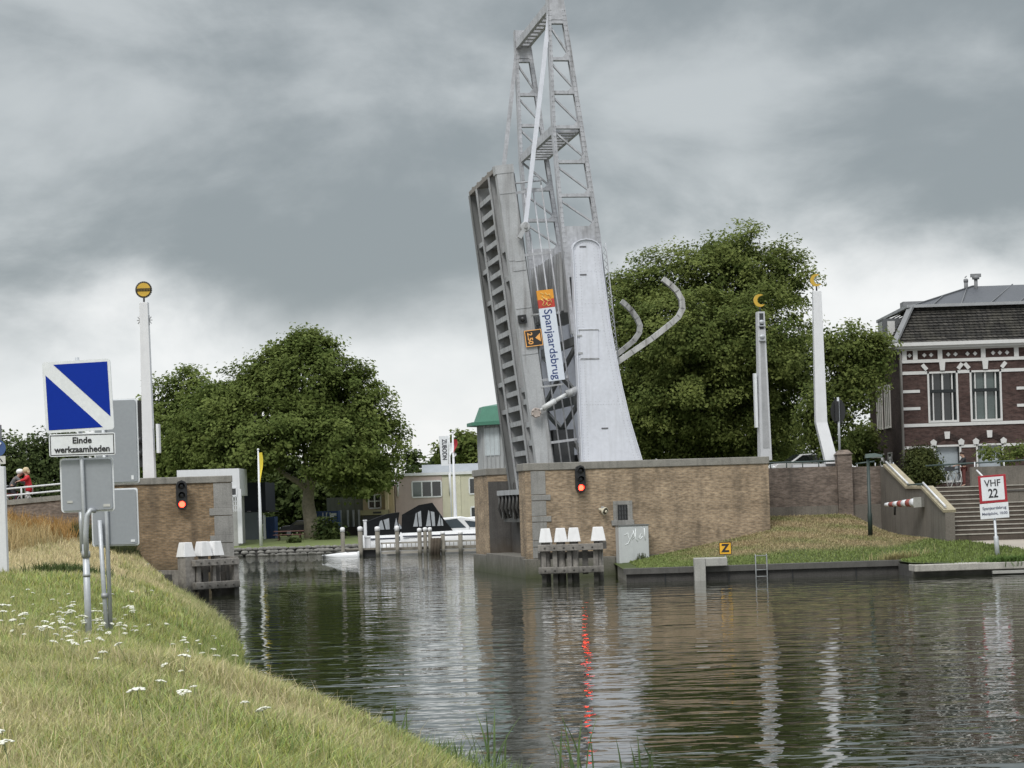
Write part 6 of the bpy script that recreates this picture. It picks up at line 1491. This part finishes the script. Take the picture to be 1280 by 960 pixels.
# ------------------------------------------------------------------ people
skinm = M('skin', (.42,.26,.19), .55, var=.05)
def skin_mesh(name, verts, edges, radii, mat, parent, sub=1):
    me = bpy.data.meshes.new('tmp'); me.from_pydata([tuple(v) for v in verts], edges, []); ob = bpy.data.objects.new('tmp', me); COL.objects.link(ob)
    sm = ob.modifiers.new('s', 'SKIN'); sm.use_smooth_shade = True
    lay = me.skin_vertices[0].data
    for i, r in enumerate(radii):
        r = r if isinstance(r, tuple) else (r, r); lay[i].radius = r
    lay[0].use_root = True
    ss = ob.modifiers.new('d', 'SUBSURF'); ss.levels = sub; ss.render_levels = sub
    bpy.context.view_layer.update()
    m2 = bpy.data.meshes.new_from_object(ob.evaluated_get(bpy.context.evaluated_depsgraph_get())); m2.name = name
    bpy.data.objects.remove(ob); bpy.data.meshes.remove(me)
    m2.materials.clear(); m2.materials.append(mat)
    for p_ in m2.polygons: p_.use_smooth = True
    o = bpy.data.objects.new(name, m2); COL.objects.link(o); o.parent = parent; return o
def person(label, loc, rz, J, shirt, trousers, shoes, hair, hair_m, sc=1.0):
    """J: joints, facing -y. keys pel, chest, neck, head, sh, el, wr, hip, kn, an for L/R"""
    t = thing('person', label, 'person', loc, rz); t.scale = (sc,)*3
    g_ = lambda k: Vector(J[k]); V = []; E = []; Rr = []
    def v(p, r, par=None):
        V.append(Vector(p)); Rr.append(r); i = len(V)-1
        if par is not None: E.append((par, i))
        return i
    pel = v(g_('pel'), .13); wa = v(g_('pel').lerp(g_('chest'),.5), .115, pel); chs = v(g_('chest'), (.15,.12), wa); nk = v(g_('neck'), .058, chs)
    hd = g_('head'); fw = Vector(J.get('face', (0,-1,0))); h0 = v(hd-Vector((0,0,.06))+fw*.01, .078, nk); h1 = v(hd+Vector((0,0,.05)), .093, h0); v(hd+Vector((0,0,.10)), .065, h1); v(hd+fw*.115-Vector((0,0,.015)), .014, h0)
    arms = {}; legs = {}
    for s in 'LR':
        a = v(g_('sh'+s), .062, chs); e = v(g_('el'+s), .045, a); w = v(g_('wr'+s), .030, e); d = (g_('wr'+s)-g_('el'+s)).normalized()
        h_ = v(g_('wr'+s)+d*.07, (.038,.02), w); side = d.cross(Vector((0,0,1))).normalized(); dn = Vector((0,0,-1))
        for k in range(4):
            o_ = side*(.027-.018*k); ln = (.065,.078,.07,.055)[k]; f0 = v(g_('wr'+s)+d*.105+o_, .010, h_); f1 = v(g_('wr'+s)+d*(.105+ln*.6)+o_+dn*.015, .009, f0); v(g_('wr'+s)+d*(.105+ln*.8)+o_+dn*.045, .008, f1)
        t0 = v(g_('wr'+s)+d*.05+side*.045+dn*.01, .012, h_); v(g_('wr'+s)+d*.09+side*.06+dn*.03, .010, t0)
        hp = v(g_('hip'+s), .085, pel); kn = v(g_('kn'+s), .058, hp); an = v(g_('an'+s), .04, kn); tf = Vector(J.get('toe'+s, (0,-.16,-.05))); v(g_('an'+s)+tf, .035, an)
    body = skin_mesh('body', V, E, Rr, skinm, t)
    # shirt
    V = [g_('pel'), g_('pel').lerp(g_('chest'),.5), g_('chest'), g_('chest').lerp(g_('neck'),.7)]; E = [(0,1),(1,2),(2,3)]; Rr = [.16,.145,(.18,.15),.085]
    for s in 'LR':
        i = len(V); V += [g_('sh'+s), g_('el'+s), g_('el'+s).lerp(g_('wr'+s),J.get('sleeve',.05))]; Rr += [.085,.066,.052]; E += [(2,i),(i,i+1),(i+1,i+2)]
    if J.get('coat'):
        for s in 'LR': i = len(V); V += [g_('hip'+s).lerp(g_('kn'+s),.1), g_('hip'+s).lerp(g_('kn'+s),.55)]; Rr += [.15,.14]; E += [(0,i),(i,i+1)]
    skin_mesh('jacket', V, E, Rr, shirt, t)
    V = [g_('pel')+Vector((0,0,.02))]; E = []; Rr = [.15]
    for s in 'LR':
        i = len(V); V += [g_('hip'+s), g_('kn'+s), g_('kn'+s).lerp(g_('an'+s),.92)]; Rr += [.105,.08,.062]; E += [(0,i),(i,i+1),(i+1,i+2)]
    skin_mesh('trousers', V, E, Rr, trousers, t)
    for s in 'LR':
        an = g_('an'+s); tf = Vector(J.get('toe'+s, (0,-.16,-.05))); m = MB(); m.tube([an-tf*.35+Vector((0,0,-.04)), an+tf*.5+Vector((0,0,-.035)), an+tf*1.15], [.05,.052,.03], 8); m.build('shoe', shoes, t)
    m = MB(); c = hd+Vector((0,0,.045))-fw*.015
    if hair == 'helmet': m.sphere(c+Vector((0,0,.03)), .135, 10, (1,1.15,.85))
    elif hair == 'cap': m.sphere(c+Vector((0,0,.03)), .112, 10, (1,1.05,.8)); q = c+fw*.13+Vector((0,0,.03)); m.box(q, (.15,.14,.02) if abs(fw.y) > .5 else (.14,.15,.02))
    else:
        m.sphere(c, .122, 10, (1.05,1.08,1.05))
        for k in range(9): a = PI*k/8; p_ = c+Vector((math.cos(a)*.09, .06+abs(math.sin(a))*.04, -.02)); m.tube([p_, p_+Vector((0,.02,-.13))], [.05,.03], 6)
    m.build('helmet' if hair == 'helmet' else ('cap' if hair == 'cap' else 'hair'), hair_m, t)
    m = MB(); sd_ = fw.cross(Vector((0,0,1)))
    for s in (-1, 1): m.sphere(hd+fw*.088+sd_*(.032*s)+Vector((0,0,.02)), .012, 6)
    m.build('eyes', ink, t); m = MB()
    m.tube([hd+fw*.088-sd_*.022-Vector((0,0,.055)), hd+fw*.094-Vector((0,0,.057)), hd+fw*.088+sd_*.022-Vector((0,0,.055))], .007, 5); m.build('mouth', M('lips', (.3,.12,.1), .5), t)
    return t
def bicycle(label, loc, rz, framem, basket=True, sc=1.0):
    t = thing('bicycle', label, 'bicycle', loc, rz); t.scale = (sc,)*3
    R = .34
    for x in (-.53, .53):
        n = 20; w = MB()
        ring = [(x+R*math.cos(2*PI*k/n), 0, R+R*math.sin(2*PI*k/n)) for k in range(n+1)]; w.tube(ring, .024, 6, cap=False); wo = w.build('wheel', M('pale_tyre', (.35,.35,.33), .7), t)
        m = MB()
        for k in range(12): a = 2*PI*k/12; m.tube([(x,0,R),(x+.32*math.cos(a),0,R+.32*math.sin(a))], .004, 4)
        m.lathe([(.03,-.04),(.03,.04)], (x,0,R), 8, axis='y'); m.build('spokes', galv, wo)
    m = MB()
    hd_, bb, se = (.36,0,.85), (-.08,0,.30), (-.25,0,.82)
    for a, b in ((hd_,bb),(bb,se),((-.53,0,R),bb),((-.53,0,R),(-.22,0,.72)),(hd_,(.53,0,R)),((.33,0,.98),hd_),((.30,0,.72),(-.2,0,.68))): m.tube([a,b], .018, 6)
    m.build('frame', framem, t)
    m = MB().tube([(.33,0,.98),(.31,0,1.06)], .014, 6); m.tube([(.15,-.28,1.06),(.28,-.2,1.09),(.31,0,1.08),(.28,.2,1.09),(.15,.28,1.06)], .014, 6); m.build('handlebar', galv, t)
    MB().prism([(-.40,.86),(-.38,.92),(-.2,.92),(-.1,.88),(-.2,.85)], -.07, .07).build('saddle', black, t)
    MB().bx(-.8,-.4,-.08,.08,.70,.72).tube([(-.75,.05,.7),(-.53,.05,.36)], .01, 5).build('rack', black, t)
    MB().bx(-.17,-.06,-.14,-.10,.2,.23).bx(-.1,.01,.10,.14,.37,.40).lathe([(.09,-.03),(.09,-.02)], (-.08,0,.30), 12, axis='y').build('pedal_crank', galv, t)
    if basket:
        b = MB(); b.prism([(.34,.80),(.30,1.02),(.68,1.02),(.62,.80)], -.2, .2); b.build('basket', M('dark_basket', (.05,.055,.06), .8, var=.3), t)
    return t
stand = lambda: dict(pel=(0,0,.95), chest=(0,0,1.30), neck=(0,-.01,1.50), head=(0,-.03,1.62), shL=(.19,0,1.40), shR=(-.19,0,1.40), elL=(.22,-.05,1.12), elR=(-.22,-.12,1.13), wrL=(.2,-.25,.98), wrR=(-.2,-.35,1.05), hipL=(.09,0,.90), hipR=(-.09,0,.90), knL=(.1,-.02,.50), knR=(-.1,-.02,.50), anL=(.1,0,.09), anR=(-.1,0,.09))
# man with bicycle at top of the steps: facing left
pc = W(1205.5, 608, 104.5); zf = 3.62
J = stand(); J['wrL'] = (.10,-.42,1.06); J['elL'] = (.2,-.2,1.12); J['wrR'] = (-.12,-.42,1.06); J['elR'] = (-.2,-.2,1.12); J['head'] = (0,-.07,1.60); J['sleeve'] = .12
person('person in dark top and reddish trousers holding a bicycle above the steps', (pc.x,104.5,zf), -PI/2, J, M('dark_top', (.02,.02,.024), .8), M('red_brown_trousers', (.12,.035,.03), .8), black, 'cap', M('cap_brown', (.05,.03,.025), .8), .98)
bicycle('pale bicycle with dark front basket held by the person above the steps', (pc.x-.55,104.2,zf), PI+.95, M('frame_pale', (.4,.42,.40), .4), True, .98)
# couple on the ramp at far left
zr_ = zramp(W(22,600,98).x)-.40
p1 = W(15.5, 600, 97.6)
J = stand(); J.update(pel=(0,.05,.88), chest=(0,-.12,1.18), neck=(0,-.24,1.34), head=(0,-.32,1.45), shL=(.2,-.15,1.28), shR=(-.2,-.15,1.28), elL=(.24,-.4,1.08), elR=(-.24,-.4,1.08), wrL=(.22,-.62,1.02), wrR=(-.22,-.62,1.02), hipL=(.1,.05,.84), hipR=(-.1,.05,.84), knL=(.12,-.2,.48), knR=(-.12,-.12,.48), anL=(.12,-.1,.09), anR=(-.12,.02,.09), sleeve=.9)
person('person in grey jacket and white helmet bending forward on the ramp at far left', (p1.x,97.6,zr_), PI/2+.2, J, M('grey_jacket', (.12,.12,.125), .8), M('dark_trousers', (.03,.03,.035), .8), black, 'helmet', M('helmet_white', (.7,.7,.68), .3), 1.12)
p2 = W(34, 600, 97.6)
J = stand(); J.update(elL=(.27,-.1,1.15), elR=(-.27,-.1,1.15), wrL=(.2,-.33,1.1), wrR=(-.2,-.33,1.1), pel=(0,.06,.82), hipL=(.1,.05,.80), hipR=(-.1,.05,.80), chest=(0,0,1.14), neck=(0,-.03,1.36), head=(0,-.05,1.47), shL=(.2,0,1.25), shR=(-.2,0,1.25), sleeve=.9, coat=True)
person('person in bright red coat with blonde hair on the ramp behind the helmeted rider', (p2.x,97.6,zr_), -PI/2+.35, J, M('red_coat', (.50,.018,.025), .75), M('white_trousers', (.6,.58,.55), .8), black, 'hair', M('blonde_hair', (.50,.40,.24), .7, fine=60), 1.16)
bicycle('bicycle standing on the ramp between the two people at far left', (p1.x+.1,97.1,zr_), PI, M('frame_dark_red', (.15,.02,.02), .4), False, 1.0)

# ------------------------------------------------------------------ camera
cam = bpy.data.cameras.new('camera'); co = bpy.data.objects.new('camera', cam); COL.objects.link(co)
cam.sensor_width = 36; cam.sensor_fit = 'HORIZONTAL'; cam.lens = F/1280*36; cam.clip_start = .5; cam.clip_end = 9000
co.location = (0,0,H)
# level camera looking along +Y, rolled by A; the remaining tilt is the lens shift
R = Matrix.Rotation(A, 4, 'Y') @ Matrix.Rotation(PI/2, 4, 'X')
co.rotation_euler = R.to_euler()
cam.shift_y = C0*math.cos(A)/1280; cam.shift_x = -C0*math.sin(A)/1280
SC.camera = co

# ------------------------------------------------------------------ daylight: overcast sky and one soft sun
SUN_EL, SUN_AZ = math.radians(48), math.radians(200)      # azimuth clockwise from +Y: behind the camera
w = bpy.data.worlds.new('World'); SC.world = w; w.use_nodes = True
nt = w.node_tree; N = nt.nodes; K = nt.links; bg = N['Background']
sky = N.new('ShaderNodeTexSky'); sky.sky_type = 'NISHITA'; sky.sun_disc = False; sky.sun_elevation = SUN_EL; sky.sun_rotation = SUN_AZ
SKYOFF = (1.7,.3,.2)
tc = N.new('ShaderNodeTexCoord'); sp = N.new('ShaderNodeSeparateXYZ'); K.new(tc.outputs['Generated'], sp.inputs[0])
def noise(scale, vec, detail=6, rough=.55, off=(0,0,0)):
    mp = N.new('ShaderNodeMapping'); mp.inputs['Scale'].default_value = vec; mp.inputs['Location'].default_value = off; K.new(tc.outputs['Generated'], mp.inputs['Vector'])
    n = N.new('ShaderNodeTexNoise'); n.inputs['Scale'].default_value = scale; n.inputs['Detail'].default_value = detail; n.inputs['Roughness'].default_value = rough; n.inputs['Distortion'].default_value = .25
    K.new(mp.outputs[0], n.inputs['Vector']); return n.outputs['Fac']
def math_(op, a, b=None, c=None):
    m = N.new('ShaderNodeMath'); m.operation = op
    for i, x in enumerate((a, b, c)):
        if x is None: continue
        if isinstance(x, (int, float)): m.inputs[i].default_value = x
        else: K.new(x, m.inputs[i])
    return m.outputs[0]
def rng_(v, a, b, c, d, sm=True):
    m = N.new('ShaderNodeMapRange'); m.interpolation_type = 'SMOOTHSTEP' if sm else 'LINEAR'
    for k, x in zip(('From Min','From Max','To Min','To Max'), (a, b, c, d)): m.inputs[k].default_value = x
    K.new(v, m.inputs['Value']); return m.outputs[0]
big = noise(3.2, (1,1,2.7), 3, .5, SKYOFF); med = noise(8.0, (1,1,1.7), 7, .55, (.2,1.1,.5))
cl_ = math_('ADD', math_('MULTIPLY', big, .56), math_('MULTIPLY', med, .44))
dens = rng_(cl_, .415, .575, 0, 1)
el = sp.outputs['Z']
# thick grey cloud base above, bright thin cloud near the horizon, ragged border between
edge = math_('ADD', el, math_('MULTIPLY', math_('SUBTRACT', med, .5), .10)); edge = math_('ADD', edge, math_('MULTIPLY', math_('SUBTRACT', big, .5), .16))
deck = rng_(edge, .068, .138, 0, 1)
def mixc(f, a, b):
    m = N.new('ShaderNodeMix'); m.data_type = 'RGBA'; K.new(f, m.inputs[0])
    for i, x in ((6, a), (7, b)):
        if isinstance(x, tuple): m.inputs[i].default_value = (*x, 1)
        else: K.new(x, m.inputs[i])
    return m.outputs[2]
cloud = mixc(dens, (.555,.59,.60), (.30,.335,.348))
horiz = mixc(dens, (.98,.985,.98), (.83,.855,.865))
low = mixc(deck, horiz, cloud)
zen = rng_(el, .26, .75, 0, 1)
up = mixc(zen, low, (1.62,1.68,1.74))
nis = N.new('ShaderNodeVectorMath'); nis.operation = 'SCALE'; nis.inputs['Scale'].default_value = .10; K.new(sky.outputs[0], nis.inputs[0])
ad = N.new('ShaderNodeMix'); ad.data_type = 'RGBA'; ad.inputs[0].default_value = .08; K.new(up, ad.inputs[6]); K.new(nis.outputs[0], ad.inputs[7])
K.new(ad.outputs[2], bg.inputs['Color']); bg.inputs['Strength'].default_value = 1.0
sl = bpy.data.lights.new('sun', 'SUN'); sl.energy = 1.8; sl.angle = math.radians(18); sl.color = (1,.97,.92)
so = bpy.data.objects.new('sun', sl); COL.objects.link(so)
d = Vector((math.sin(SUN_AZ)*math.cos(SUN_EL), math.cos(SUN_AZ)*math.cos(SUN_EL), math.sin(SUN_EL)))
so.rotation_euler = d.to_track_quat('Z', 'Y').to_euler(); so.location = (0,0,60)
SC.view_settings.view_transform = 'Standard'; SC.view_settings.look = 'None'; SC.view_settings.exposure = 0
SC.cycles.max_bounces = 6; SC.cycles.transparent_max_bounces = 4
